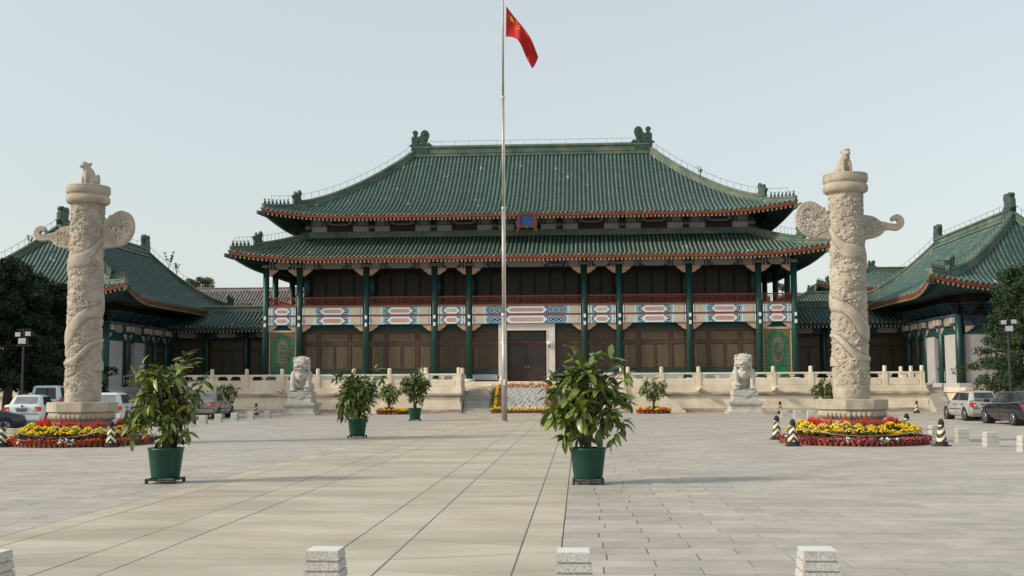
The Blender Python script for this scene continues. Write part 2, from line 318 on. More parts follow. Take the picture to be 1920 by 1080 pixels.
def cone_material():
    m = bpy.data.materials.new('cone_stripes'); m.use_nodes = True; N = m.node_tree.nodes; L = m.node_tree.links; b = N['Principled BSDF']; b.inputs['Roughness'].default_value = 0.6
    tc = N.new('ShaderNodeTexCoord'); sp = N.new('ShaderNodeSeparateXYZ'); L.new(tc.outputs['Object'], sp.inputs[0])
    ab = N.new('ShaderNodeMath'); ab.operation = 'ABSOLUTE'; L.new(sp.outputs[0], ab.inputs[0])
    ma = N.new('ShaderNodeMath'); ma.operation = 'MULTIPLY_ADD'; ma.inputs[1].default_value = 1.1; L.new(ab.outputs[0], ma.inputs[0]); L.new(sp.outputs[2], ma.inputs[2])
    mu = N.new('ShaderNodeMath'); mu.operation = 'MULTIPLY'; mu.inputs[1].default_value = 5.4; L.new(ma.outputs[0], mu.inputs[0])
    fr = N.new('ShaderNodeMath'); fr.operation = 'FRACT'; L.new(mu.outputs[0], fr.inputs[0])
    gt = N.new('ShaderNodeMath'); gt.operation = 'GREATER_THAN'; gt.inputs[1].default_value = 0.52; L.new(fr.outputs[0], gt.inputs[0])
    mx = N.new('ShaderNodeMixRGB'); mx.inputs[1].default_value = (0.03, 0.026, 0.024, 1); mx.inputs[2].default_value = (0.66, 0.62, 0.40, 1)
    L.new(gt.outputs[0], mx.inputs[0]); L.new(mx.outputs[0], b.inputs['Base Color']); return m
MAT['cone'] = cone_material()
XC = -3.5                                  # the symmetry axis of the court

# ================================================================ SETTING
struct(MB().box(-400, 400, -60, 700, -1.0, -0.10).build('ground', MAT['earth']))
def in_view(x, y, m=60):
    d = Vector((x, y, 0))-Vector((0, 0, CAM_H)); z = d.dot(CF)
    if z <= 1: return False
    px = 960+FPX*d.dot(CR)/z; py = 540-FPX*d.dot(CU)/z
    return -m < px < 1920+m and py < 1080+m
def lay(name, polys, near_n, mats, joint_rect, jz):
    root = MB().box(*joint_rect, jz-0.07, jz).build(name, MAT['joint']); struct(root)
    polys = [p for p in polys]
    ctr = [(sum(a for a, b in p)/len(p), sum(b for a, b in p)/len(p)) for p in polys]
    order = sorted(range(len(polys)), key=lambda i: (0 if in_view(*ctr[i]) else 1, ctr[i][0]**2*0.3+ctr[i][1]**2))
    far = MB(); tints = []; shared = {}
    for n_, i in enumerate(order):
        p = polys[i]; cx, cy = ctr[i]; top = 0.0+RNG.uniform(-0.0012, 0.0012)
        q = [(cx+(a-cx)*1.0, cy+(b-cy)*1.0) for a, b in p]
        nm = 'paving_slab'
        if n_ < near_n:
            key = tuple((round(a-cx, 3), round(b-cy, 3)) for a, b in q)
            if key not in shared:
                me = MB().prism([(a-cx, b-cy) for a, b in q], -0.02, 0, 'xy').mesh(nm, mats[0]); fix_normals(me); shared[key] = me
            o = link(nm, shared[key], root); o.location = (cx, cy, top)
        else:
            k = len(q); o = len(far.v)
            far.v += [(a, b, top) for a, b in q]+[(a, b, top-0.012) for a, b in q]
            far.f.append(tuple(o+j for j in range(k))); far.f += [(o+j, o+j+k, o+(j+1) % k+k, o+(j+1) % k) for j in range(k)]
            t_ = RNG.random(); tints += [t_]*(k+1)
    fo = far.build('paving_slabs', mats[1], root); struct(fo, 'stuff')
    at = fo.data.attributes.new('tint', 'FLOAT', 'FACE'); at.data.foreach_set('value', tints)
    return root
# grey granite slabs on both sides of the path
sl, sdp, g = 0.95, 0.425, 0.008
polys = []
for side in (-1, 1):
    y = 4.5; r = 0
    while y < 71.5:
        off = (0.475 if r % 2 else 0.0)+RNG.uniform(-0.06, 0.06)
        x0 = -0.21 if side > 0 else -6.99
        x = off-0.95
        while x < 38:
            a0, a1 = (0 if x < 0.28 else x), x+sl
            if a1 >= 0.28:
                xa, xb = (x0+a0, x0+a1) if side > 0 else (x0-a1, x0-a0)
                if in_view((xa+xb)/2, y, 700): j = RNG.uniform(0.004, 0.0105, 4); polys.append([(xa+j[0], y+j[1]), (xb-j[2], y+j[1]), (xb-j[2], y+sdp-j[3]), (xa+j[0], y+sdp-j[3])])
            x += sl
        y += sdp; r += 1
lay('plaza_paving', polys, 300, (MAT['slab_near'], MAT['slab_far']), (-70, 70, -6, 110), -0.006)
# warm path with long joints
E_ = [-6.99, -6.56, -5.25, -4.60, -2.63, -1.98, -0.66, -0.21]
polys = []; g = 0.010
for i in range(7):
    a, b = E_[i]+g, E_[i+1]-g
    if i in (1, 5):
        y = 3.5; k = 0; d0 = 0.0
        while y < 71:
            d1 = (0.42 if k % 2 else -0.42); L_ = 1.05
            lo_, hi_ = (y-d0/2, y+d0/2), (y+L_-d1/2, y+L_+d1/2)
            polys.append([(a, lo_[0]+g), (b, lo_[1]+g), (b, hi_[1]-g), (a, hi_[0]-g)]); y += L_; d0 = d1; k += 1
    else:
        step = {0: 1.25, 6: 1.25, 2: 1.1, 4: 1.1, 3: 0.82}[i]; y = 3.5+0.3*(i % 3)
        while y < 71: polys.append([(a, y+g/2), (b, y+g/2), (b, y+step-g/2), (a, y+step-g/2)]); y += step
lay('central_path', polys, 290, (MAT['path_near'], MAT['path_far']), (-6.99, -0.21, 2, 71.5), -0.002)
# ================================================================ ROOFS
class Roof:
    def __init__(s, cx, cy, A, B, R, zE, H, k=0.5, U=0.5, Lc=6.0, fl=0.35, rot=0.0):
        s.__dict__.update(locals()); s.cr, s.sr = math.cos(rot), math.sin(rot)
    def P(s, side, q, t, dz=0.0):
        A, B, R = s.A, s.B, s.R
        if side in 'FB': c = (abs(q)-(A-s.Lc))/s.Lc
        else:
            L2 = s.Lc*B/max(A-R, 0.01); c = (abs(q)-(B-L2))/L2
        c = min(max(c, 0), 1)**2; e = s.fl*c*(1-t)**2; sg = 1 if q > 0 else -1
        z = s.zE+s.H*(s.k*t+(1-s.k)*t*t)+s.U*c*(1-t)**3+dz
        if side == 'F': x, y = q+sg*e, -B+B*t-e
        elif side == 'B': x, y = q+sg*e, B-B*t+e
        elif side == 'R': x, y = A-(A-R)*t+e, q+sg*e
        else: x, y = -A+(A-R)*t-e, q+sg*e
        return (s.cx+x*s.cr-y*s.sr, s.cy+x*s.sr+y*s.cr, z)
    def lim(s, side, t): return s.A-(s.A-s.R)*t if side in 'FB' else s.B*(1-t)
    def half(s, side): return s.A if side in 'FB' else s.B
def tile_row(rf, side, q, t1, rad, nseg=9):
    nseg = max(3, int(t1*rf.half('R' if side in 'FB' else 'F')/0.42))
    mb = MB(); n = 5; pts = [rf.P(side, q, t1*j/nseg) for j in range(nseg+1)]
    a = Vector(rf.P(side, q, 0)); b = Vector(rf.P(side, q, 0.2)); d = (a-b); d.z = 0; d.normalize(); sd_ = Vector((d.y, -d.x, 0))
    pts[0] = tuple(Vector(pts[0])+d*0.05)
    pts = [w_ for i, p in enumerate(pts) for w_ in (((p, rad),) if i in (0, nseg) else ((p, rad*0.84), (p, rad*1.06)))]; nseg = len(pts)-1
    for p, rad in pts:
        p = Vector(p)
        for i in range(n):
            an = PI*i/(n-1); mb.v.append(tuple(p+sd_*(rad*math.cos(an))+Vector((0, 0, rad*1.15*math.sin(an)+0.012))))
    mb.f += [(j*n+i, j*n+i+1, (j+1)*n+i+1, (j+1)*n+i) for j in range(nseg) for i in range(n-1)]
    mb.f.append(tuple(range(n-1, -1, -1)))
    return mb
FIG = {}
def ridge_beasts(parent):
    # small seated figures, the bigger horned head and the ridge-end dragon: meshes shared by all roofs
    if FIG: return
    m = MB(); m.box(-0.07, 0.07, -0.10, 0.10, 0, 0.05); m.ball((0, 0.01, 0.14), (0.055, 0.08, 0.11), 7, 5); m.ball((0, -0.05, 0.29), (0.05, 0.065, 0.055), 7, 5); m.box(-0.03, 0.03, -0.09, -0.06, 0.04, 0.2); m.box(-0.02, 0.02, 0.0, 0.03, 0.31, 0.39)
    FIG['fig'] = m.mesh('ridge_figure', MAT['beast'])
    m = MB(); m.prism([(-0.32, 0), (0.30, 0), (0.32, 0.2), (0.22, 0.45), (0.30, 0.75), (0.15, 0.98), (0.05, 0.80), (-0.10, 0.62), (-0.18, 0.86), (-0.26, 0.60), (-0.42, 0.55), (-0.30, 0.30)], -0.14, 0.14)
    FIG['head'] = m.mesh('ridge_head', MAT['beast']); fix_normals(FIG['head'])
def chiwen(parent, p, outward, s=1.0):
    # outline in (towards outside, up): scroll towards the ridge, sword hilt outside
    out = [(-0.85, -0.75), (0.62, -0.75), (0.62, 0.05), (0.78, 0.12), (0.60, 0.22), (0.62, 0.85), (0.42, 0.92), (0.44, 1.22), (0.52, 1.30), (0.46, 1.42), (0.34, 1.46), (0.20, 1.42), (0.14, 1.30), (0.22, 1.22), (0.18, 0.90), (0.02, 0.84), (-0.10, 0.92), (-0.20, 1.02), (-0.34, 1.00)]
    out += [(-0.56+0.34*math.cos(a), 1.12+0.36*math.sin(a)) for a in np.linspace(0.0, PI*1.12, 9)]
    out += [(-0.78, 0.72), (-0.70, 0.42), (-0.80, 0.16), (-0.98, 0.30), (-1.08, 0.18), (-1.25, 0.05), (-1.2, -0.02), (-0.85, -0.05)]
    ux, uy = outward; px, py, pz = p
    rx = Matrix(((ux, 0, uy, 0), (uy, 0, -ux, 0), (0, 1, 0, 0), (0, 0, 0, 1)))
    o = flat_solid([[(a*s, b*s) for a, b in out]], 0.42*s, 0.05, 'ridge_dragon', MAT['beast'], parent, Matrix.Translation((px, py, pz)) @ rx)
    mb = MB()
    for sg in (-1, 1):
        vx, vy = -uy, ux
        for (a, b, r) in ((-0.56, 1.12, 0.15), (-0.5, 0.62, 0.12), (0.1, 0.5, 0.14), (-0.35, 0.2, 0.16), (0.3, 0.1, 0.12)):
            mb.ball((px+ux*a*s+vx*sg*0.20*s, py+uy*a*s+vy*sg*0.20*s, pz+b*s), (r*s, r*s, r*s*0.9), 8, 6)
    mb.build('dragon_scroll', MAT['beast'], o, True)
    return o
def build_roof(parent, rf, t_end, sides, rows, rad, step, mt, mbed, wall, zwall, ridge_h=0.75, nfig=7, head_at=2.9, hips=4, chi=1.0, wire=True, ridge_top=True, joined=False, fas=True, rmat='ridge', fmat='fascia'):
    bed = MB(); N1, N2 = 24, 8
    for sd_ in 'FBLR':
        if sd_ not in sides: continue
        bed.grid(lambda u, v, sd_=sd_: rf.P(sd_, (2*u-1)*rf.lim(sd_, v*t_end), v*t_end, -0.005), N1, N2)
    roof = bed.build('roof', mbed, parent, True)
    for sd_ in rows:
        h = rf.half(sd_); n = int(2*h/step); jm = MB()
        for i in range(n):
            q = -h+(i+0.5)*2*h/n
            if sd_ in 'FB': t1 = (rf.A-abs(q))/max(rf.A-rf.R, 1e-3)
            else: t1 = 1-abs(q)/rf.B
            t1 = min(t1, t_end)
            if t1 < 0.02: continue
            r = tile_row(rf, sd_, q, t1, rad)
            if joined: jm.add(r.v, r.f)
            else: r.build('tile_row', mt, roof, True)
        if joined: struct(jm.build('tile_rows', mt, roof, True), 'stuff')
    if fas:
        fm, rm, sm, dm, re_ = MB(), MB(), MB(), MB(), MB()
        for sd_ in sides:
            h = rf.half(sd_); K = 36
            path = [rf.P(sd_, -h+2*h*j/K, 0) for j in range(K+1)]
            MB().sweep([(x, y, z-0.05) for x, y, z in path], [(-0.03, -0.22), (0.03, -0.22), (0.03, 0.0), (-0.03, 0.0)]).build('fascia', MAT[fmat], parent)
            n = int(2*h/0.27)
            inn = {'F': (0, 1), 'B': (0, -1), 'R': (-1, 0), 'L': (1, 0)}[sd_]
            ix, iy = inn[0]*rf.cr-inn[1]*rf.sr, inn[0]*rf.sr+inn[1]*rf.cr
            for j in range(n):
                q = -h+(j+0.5)*2*h/n; p = Vector(rf.P(sd_, q, 0)); dv = Vector((ix, iy, 0.28)).normalized(); lx = Vector((iy, -ix, 0))
                L_ = min(1.3, max(0.3, (h-abs(q))*0.9+0.3))/2
                rm.obox(p+Vector((0, 0, -0.36))+dv*(L_-0.03), lx*0.058, dv*L_, dv.cross(lx)*0.065)
                re_.obox(p+Vector((0, 0, -0.36))-dv*0.034, lx*0.060, dv*0.006, dv.cross(lx)*0.067)
            n2 = int(2*h/step)
            for j in range(n2):
                q = -h+(j+0.0)*2*h/n2; p = Vector(rf.P(sd_, q, 0))-Vector((ix, iy, 0))*0.05; lx = Vector((iy, -ix, 0))
                dm.add([p+lx*-0.09+Vector((0, 0, 0.02)), p+lx*0.09+Vector((0, 0, 0.02)), p+lx*0.07+Vector((0, 0, -0.06)), p+Vector((0, 0, -0.11)), p-lx*0.07+Vector((0, 0, -0.06))], [(0, 1, 2, 3, 4)])
            wx, wy = wall
            def sfn(u, v, sd_=sd_, h=h):
                a = Vector(rf.P(sd_, (2*u-1)*h, 0))+Vector((0, 0, -0.26))
                q = (2*u-1)
                lx, ly = {'F': (q*wx, -wy), 'B': (q*wx, wy), 'R': (wx, q*wy), 'L': (-wx, q*wy)}[sd_]
                b = Vector((rf.cx+lx*rf.cr-ly*rf.sr, rf.cy+lx*rf.sr+ly*rf.cr, zwall)); return a.lerp(b, v)
            sm.grid(sfn, 24, 3)
        struct(rm.build('rafters', MAT['soffit'], parent), 'stuff'); struct(re_.build('rafter_ends', MAT['rafter'], parent), 'stuff')
        sm.build('soffit', MAT['soffit'], parent, True); struct(dm.build('drip_tiles', MAT['drip'], parent), 'stuff')
    ridge_beasts(parent); W = W0.get(parent.name, (0, 0, 0))
    sec = [(-0.20, -0.10), (0.20, -0.10), (0.20, 0.10), (0.13, 0.14), (0.13, 0.30), (0.18, 0.33), (0.18, 0.40), (0.08, 0.50), (-0.08, 0.50), (-0.18, 0.40), (-0.18, 0.33), (-0.13, 0.30), (-0.13, 0.14), (-0.20, 0.10)]
    sc_ = 1.0 if ridge_h > 0.6 else 0.75
    for sx, sy in ((-1, -1), (1, -1), (-1, 1), (1, 1))[:hips] if hips else ():
        path = [Vector(rf.P('F' if sy < 0 else 'B', sx*rf.lim('F', t), t)) for t in np.linspace(t_end*0.985, 0.004, 22)]
        cum = [0]
        for a, b in zip(path, path[1:]): cum.append(cum[-1]+(b-a).length)
        tot = cum[-1]
        up = [p for p, c in zip(path, cum) if c <= tot-head_at+0.5]; low = [p for p, c in zip(path, cum) if c >= tot-head_at-0.4]
        hr = MB().sweep(up, [(a*sc_, b*sc_) for a, b in sec]).build('hip_ridge', MAT[rmat], parent)
        MB().sweep(low, [(a*0.8*sc_, b*0.66*sc_) for a, b in sec]).build('hip_ridge_end', MAT['ridge'], hr)
        dr = (path[-1]-path[-3]); rz = math.atan2(dr.y, dr.x)
        def at(c):
            for i in range(len(cum)-1):
                if cum[i+1] >= c: return path[i].lerp(path[i+1], (c-cum[i])/max(cum[i+1]-cum[i], 1e-6))
            return path[-1]
        for j in range(nfig):
            p = at(tot-0.22-j*(head_at-0.75)/nfig)+Vector((0, 0, 0.30*sc_)); o = link('ridge_figure', FIG['fig'], hr); o.location = p-Vector(W); o.rotation_euler = (0, 0, rz+PI/2); o.scale = (sc_,)*3
        p = at(tot-head_at+0.1)+Vector((0, 0, 0.30*sc_)); o = link('ridge_head', FIG['head'], hr); o.location = p-Vector(W); o.rotation_euler = (0, 0, rz+PI); o.scale = (sc_,)*3
        tip = path[-1]; d2 = Vector((math.cos(rz), math.sin(rz), 0.25)); l2 = Vector((-d2.y, d2.x, 0))
        MB().obox(tip+Vector((0, 0, -0.42))+d2*0.05, d2*0.32, l2*0.13, Vector((0, 0, 0.11))).build('corner_beam', MAT['beast'], hr)
        if wire:
            wp = [p+Vector((0, 0, 0.92*sc_)) for p in path[:-1]]; wm = MB().tube(wp, 0.012, 4)
            for p in path[1:-1:1]: wm.tube([p+Vector((0, 0, 0.4*sc_)), p+Vector((0, 0, 0.92*sc_))], 0.012, 4)
            wm.build('lightning_wire', MAT['iron'], hr)
    if ridge_top:
        a = Vector(rf.P('F', -rf.R, 1.0)); b = Vector(rf.P('F', rf.R, 1.0)); hgt = ridge_h
        sec2 = [(-0.30, -0.15), (0.30, -0.15), (0.30, 0.02), (0.22, 0.06), (0.26, 0.12*hgt/0.75), (0.17, 0.18*hgt/0.75), (0.17, 0.50*hgt/0.75), (0.25, 0.54*hgt/0.75), (0.25, 0.64*hgt/0.75), (0.13, hgt)]
        sec2 = sec2+[(-x, z) for x, z in reversed(sec2[2:])]
        rg = MB().sweep([a, a.lerp(b, 0.33), a.lerp(b, 0.66), b], sec2).build('main_ridge', MAT[rmat], parent)
        d = (b-a).normalized()
        for p, sg in ((a, -1), (b, 1)):
            if chi: chiwen(rg, tuple(p+Vector((0, 0, hgt*0.9))-d*sg*0.35), (d.x*sg, d.y*sg), chi)
        if wire:
            wm = MB(); z = Vector((0, 0, hgt+0.35)); wm.tube([a+z+d*1.2, b+z-d*1.2], 0.012, 4)
            n = int((b-a).length/1.05)
            for j in range(1, n): p = a.lerp(b, j/n); wm.tube([p+Vector((0, 0, hgt-0.1)), p+z], 0.012, 4)
            wm.build('lightning_wire', MAT['iron'], rg)
    return roof

# ================================================================ MAIN HALL
YF = 75.3; ZF = 2.0
hall = thing('main_hall', 'two storey green pillared hall with double green tiled roof behind the flagpole', 'building', (XC, YF, 0))
CO = [-17.84, -15.5, -10.9, -6.23, -3.89, 3.89, 6.23, 10.9, 15.5, 17.84]
def hexa(x0, x1, z0, z1, k):      # long hexagon
    zm = (z0+z1)/2; return [(x0, zm), (x0+k, z0), (x1-k, z0), (x1, zm), (x1-k, z1), (x0+k, z1)]
def painted_beam(parent, x0, x1, z0, z1, y, base, inner, frame, endm, bright=True, thick=0.3):
    h = z1-z0; w_ = x1-x0; b = MB().box(x0, x1, y, y+thick, z0, z1).build('painted_beam', base, parent)
    small = w_ < 2.6
    e = min(h*1.15, w_*0.16) if not small else 0.16
    cw = w_*(0.17 if not small else 0.22); cx = (x0+x1)/2
    st = MB(); sc2 = MB()
    def chev(mb, xc, sg, wd, dy):
        k = h*0.42; mb.prism([(xc, z0+0.01), (xc+wd, z0+0.01), (xc+wd+sg*k, (z0+z1)/2), (xc+wd, z1-0.01), (xc, z1-0.01), (xc+sg*k, (z0+z1)/2)] if True else [], y-dy, y, 'xz')
    for sg, xe in ((-1, x0), (1, x1)):
        d = -sg
        if not small:
            a, c = sorted((xe+d*0.13, xe+d*(0.13+e)))
            eb = MB().box(a, c, y-0.008, y, z0+0.01, z1-0.01).build('end_panel', MAT['cream_paint'] if bright else endm, b)
            MB().prism([((a+c)/2+0.42*e*math.cos(t), (z0+z1)/2+0.40*h*math.sin(t)) for t in np.linspace(0, 2*PI, 13)[:-1]], y-0.014, y-0.008).build('medallion', endm, eb)
            ps = (0.0, 0.13+e, 0.13+e+0.09)
        else: ps = (0.0, 0.12, 0.2)
        for j, q in enumerate(ps):
            a, c = sorted((xe+d*q, xe+d*(q+0.07))); (st if j != 1 else sc2).box(a, c, y-0.011, y, z0+0.004, z1-0.004)
        q = 0.13+e+0.24 if not small else 0.3
        chev(st, xe+d*q-0.035, d*-1*-1 if False else -d, 0.06, 0.009); chev(sc2, xe+d*(q+0.13)-0.035, -d, 0.05, 0.007)
    struct(st.build('stripe', frame, b), 'stuff'); struct(sc2.build('stripe', MAT['cyan_paint'] if bright else MAT['navy_paint'], b), 'stuff')
    if not small:                                  # ringed rosettes beside the cartouche
        for sg, xe in ((-1, x0), (1, x1)):
            a_ = xe-sg*(0.13+e+0.42); b_ = cx+sg*(cw+h*0.42); n_ = 1 if w_ < 5 else 3
            for k in range(n_):
                xr_ = a_+(b_-a_)*(k+0.5)/n_; zm = (z0+z1)/2; ci = lambda r: [(xr_+r*math.cos(t), zm+r*math.sin(t)) for t in np.linspace(0, 2*PI, 15)[:-1]]
                ro = MB().prism(ci(h*0.36), y-0.006, y).build('rosette', MAT['cyan_paint'] if bright else MAT['pale_floral'], b)
                MB().prism(ci(h*0.27), y-0.009, y-0.006).build('rosette_ring', MAT['navy_paint'], ro); MB().prism(ci(h*0.09), y-0.012, y-0.009).build('rosette_eye', frame, ro)
    fr = MB().prism(hexa(cx-cw-h*0.30, cx+cw+h*0.30, z0+0.02, z1-0.02, h*0.5), y-0.012, y).build('cartouche_frame', frame, b)
    MB().prism(hexa(cx-cw*0.94-h*0.02, cx+cw*0.94+h*0.02, z0+0.135, z1-0.135, h*0.25), y-0.018, y-0.012).build('cartouche', inner, fr)
    return b
QUE = [(0, 0), (0.62, 0), (0.62, -0.07), (0.55, -0.10), (0.50, -0.20), (0.36, -0.25), (0.30, -0.34), (0.12, -0.44), (0, -0.46)]
def queti(parent, x, z, sg, y, s=1.0, m1=None, m2=None):
    p = [(x+sg*a*s, z+b*s) for a, b in QUE]
    o = MB().prism(p, y, y+0.12).build('bracket', m2 or MAT['orange_edge'], parent); fix_normals(o.data)
    cx, cz = x+sg*0.25*s, z-0.13*s
    q = [(cx+(a-cx)*0.84, cz+(b-cz)*0.80) for a, b in p]
    i = MB().prism(q, y-0.01, y).build('bracket_face', m1 or MAT['salmon'], o); fix_normals(i.data)
WALL_Y = YF+0.42
# plinth and floor
MB().box(XC-18.9, XC+18.9, YF-0.95, YF+18, 1.38, ZF).build('plinth', MAT['step'], hall)
# columns with their stone drums
colm = MB().lathe([(0.225, 0), (0.22, 4), (0.205, 8.15)], 20).mesh('column', MAT['col'], True)
basem = MB().lathe([(0.36, 0), (0.37, 0.06), (0.30, 0.16), (0.27, 0.18)], 20).mesh('column_base', MAT['stone_frame'], True)
bxm = MB().box(-0.075, 0.075, -0.06, 0.02, -0.12, 0.12).mesh('lamp_box', MAT['lamp_glass'])
def column(x, y, boxes=True, z0=ZF):
    o = link('column', colm, hall); o.location = (x-XC, y-YF, z0)
    b = link('column_base', basem, o)
    if boxes:
        for zz in (5.70, 6.18):
            q = link('lamp_box', bxm, o); q.location = (0.02, -0.255, zz-z0+0.18)
for c in CO: column(XC+c, YF)
for sx in (-1, 1):
    for dy in (2.34, 7.0, 11.7, 16.0): column(XC+sx*17.84, YF+dy, False)
# inner columns of the gallery and the back wall of the upper floor
icm = MB().lathe([(0.24, 0), (0.23, 3.4)], 16).mesh('gallery_column', MAT['col'], True)
for c in CO[1:-1]:
    o = link('gallery_column', icm, hall); o.location = (c, 2.2, 7.0)
gw = MB().box(XC-15.5, XC+15.5, YF+2.34, YF+2.6, 7.0, 12.4).build('gallery_wall', MAT['gallery_wood_shaded'], hall)
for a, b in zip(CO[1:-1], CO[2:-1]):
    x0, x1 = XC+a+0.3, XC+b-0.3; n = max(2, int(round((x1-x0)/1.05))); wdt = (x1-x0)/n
    for k in range(n): MB().box(x0+k*wdt+0.08, x0+(k+1)*wdt-0.08, YF+2.30, YF+2.34, 7.5, 9.6).build('gallery_window', MAT['gallery_pane_shaded'], gw)
MB().box(XC-15.2, XC+15.2, YF+2.5, YF+15.5, 2.0, 12.4).build('core_wall', MAT['wood_dark'], hall)
MB().box(XC-17.7, XC+17.7, YF+0.15, YF+17.5, 6.85, 7.0).build('gallery_floor', MAT['board'], hall)
# beams, railings and brackets bay by bay
inn1, inn2 = MAT['pink_floral'], MAT['tan_floral']
for i, (a, b) in enumerate(zip(CO, CO[1:])):
    x0, x1 = XC+a+0.24, XC+b-0.24; odd = i % 2
    top_in = MAT['cream_paint'] if i in (3, 5) else (inn1 if odd and i != 4 else inn2)
    painted_beam(hall, x0, x1, 6.545, 7.05, YF-0.16, MAT['blue_floral'], top_in, MAT['white_paint'], MAT['cream_floral'])
    painted_beam(hall, x0, x1, 5.88, 6.42, YF-0.16, MAT['blue_floral'], inn2 if odd and i != 4 else inn1, MAT['white_paint'], MAT['cream_floral'])
    MB().box(x0, x1, YF-0.10, YF+0.14, 6.422, 6.543).build('red_strip', MAT['red_strip'], hall)
    MB().box(x0, x1, YF-0.13, YF+0.12, 7.052, 7.17).build('floor_board', MAT['board'], hall)
    painted_beam(hall, x0, x1, 9.69, 10.26, YF-0.15, MAT['navy_floral'], MAT['pale_floral'], MAT['pale_floral'], MAT['pale_floral'], False)
    s = 1.0 if b-a > 3 else 0.98
    for z in (5.88, 9.69):
        queti(hall, x0-0.02, z-0.003, 1, YF-0.06, s); queti(hall, x1+0.02, z-0.003, -1, YF-0.06, s)
    # red lattice railing
    r = MB().box(x0-0.02, x1+0.02, YF-0.05, YF+0.03, 7.70, 7.78).build('railing', MAT['rail_red'], hall)
    lt = MB(); lt.box(x0, x1, YF-0.035, YF+0.015, 7.18, 7.24); lt.box(x0, x1, YF-0.03, YF+0.01, 7.30, 7.325); lt.box(x0, x1, YF-0.03, YF+0.01, 7.60, 7.625)
    n = max(4, int(round((x1-x0)/0.42))); cw_ = (x1-x0)/n
    for k in range(n+1):
        xx = x0+k*cw_; lt.box(xx-0.013, xx+0.013, YF-0.032, YF+0.012, 7.24, 7.70)
        if k < n:
            lt.box(xx+0.06, xx+cw_-0.06, YF-0.028, YF+0.008, 7.40+0.1*(k % 2), 7.425+0.1*(k % 2))
            lt.box(xx+cw_*0.5-0.011, xx+cw_*0.5+0.011, YF-0.03, YF+0.01, 7.24 if k % 2 else 7.425, 7.50 if k % 2 else 7.60)
            lt.box(xx+cw_*0.25-0.011, xx+cw_*0.25+0.011, YF-0.03, YF+0.01, 7.325, 7.60)
    lt.build('lattice', MAT['rail_red'], r)
# side railings and side beams of the gallery
for sx in (-1, 1):
    x = XC+sx*17.84
    MB().box(x-0.04, x+0.04, YF+0.2, YF+16, 7.70, 7.78).build('railing', MAT['rail_red'], hall)
    lt = MB()
    for k in range(60): lt.box(x-0.015, x+0.015, YF+0.3+k*0.26, YF+0.33+k*0.26, 7.2, 7.70)
    for z in (7.22, 7.4, 7.55): lt.box(x-0.013, x+0.013, YF+0.2, YF+16, z, z+0.03)
    lt.build('lattice', MAT['rail_red'], hall)
    MB().box(x-0.12, x+0.12, YF+0.2, YF+17, 9.84, 10.38).build('side_beam', MAT['navy_floral'], hall)
    MB().box(x-0.12, x+0.12, YF+0.2, YF+17, 5.88, 6.84).build('side_beam', MAT['blue_floral'], hall)
    MB().box(x-0.1, x+0.1, YF+0.3, YF+17, ZF, 5.87).build('side_wall', MAT['wood_dark'], hall)
# ground floor: windows, sills, door
def window_bay(x0, x1, kind):
    wroot = MB().box(x0, x1, WALL_Y, WALL_Y+0.1, 2.80, 5.5).build('window', MAT['wood'], hall)
    MB().box(x0, x1, WALL_Y-0.05, WALL_Y+0.12, 5.503, 5.877).build('lintel', MAT['green_paint'], hall)
    MB().box(x0, x1, WALL_Y-0.14, WALL_Y+0.1, 2.56, 2.797).build('sill', MAT['green_paint'], hall)
    MB().box(x0, x1, WALL_Y-0.02, WALL_Y+0.1, ZF, 2.557).build('apron', MAT['green_paint'], hall)
    m_ = 0.32 if x1-x0 > 3 else 0.12
    MB().box(x0+m_, x1-m_, WALL_Y-0.05, WALL_Y-0.02, ZF+0.1, 2.50).build('apron_panel', MAT['grey_wall'], hall)
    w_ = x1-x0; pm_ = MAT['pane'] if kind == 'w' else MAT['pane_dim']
    if kind == 'w': xs = [(0.06, 0.225), (0.305, 0.485), (0.53, 0.71), (0.785, 0.95)]; tr = [(0.06, 0.225), (0.305, 0.71), (0.785, 0.95)]
    else: xs = [(0.14, 0.45), (0.57, 0.90)]; tr = [(0.12, 0.92)]
    for u0, u1 in xs: MB().box(x0+u0*w_, x0+u1*w_, WALL_Y-0.012, WALL_Y, 2.90, 4.42).build('pane', pm_, wroot)
    for u0, u1 in tr: MB().box(x0+u0*w_, x0+u1*w_, WALL_Y-0.012, WALL_Y, 4.76, 5.28).build('pane', pm_, wroot)
    fr = MB()
    allx = sorted(set([0.0, 1.0]+[round((b+a2)/2, 3) for (a, b), (a2, b2) in zip(xs, xs[1:])]))
    for u in allx:
        xx = x0+u*w_; mid_ = kind == 'w' and 0.45 < u < 0.55; ww = 0.07 if mid_ else 0.11; fr.box(max(x0, xx-ww), min(x1, xx+ww), WALL_Y-0.045, WALL_Y, 2.80, 4.5 if mid_ else 5.5)
    fr.box(x0+0.002, x1-0.002, WALL_Y-0.04, WALL_Y, 4.47, 4.70); fr.box(x0+0.002, x1-0.002, WALL_Y-0.035, WALL_Y, 5.33, 5.498); fr.box(x0+0.002, x1-0.002, WALL_Y-0.035, WALL_Y, 2.802, 2.88)
    fr.build('window_frame', MAT['wood'], wroot)
for i, (a, b) in enumerate(zip(CO, CO[1:])):
    if i in (0, 8) or i == 4: continue
    window_bay(XC+a+0.1, XC+b-0.1, 'n' if i in (3, 5) else 'w')
DX = -3.50
window_bay(XC-3.8, DX-1.88, 'n'); window_bay(DX+1.88, XC+3.8, 'n')
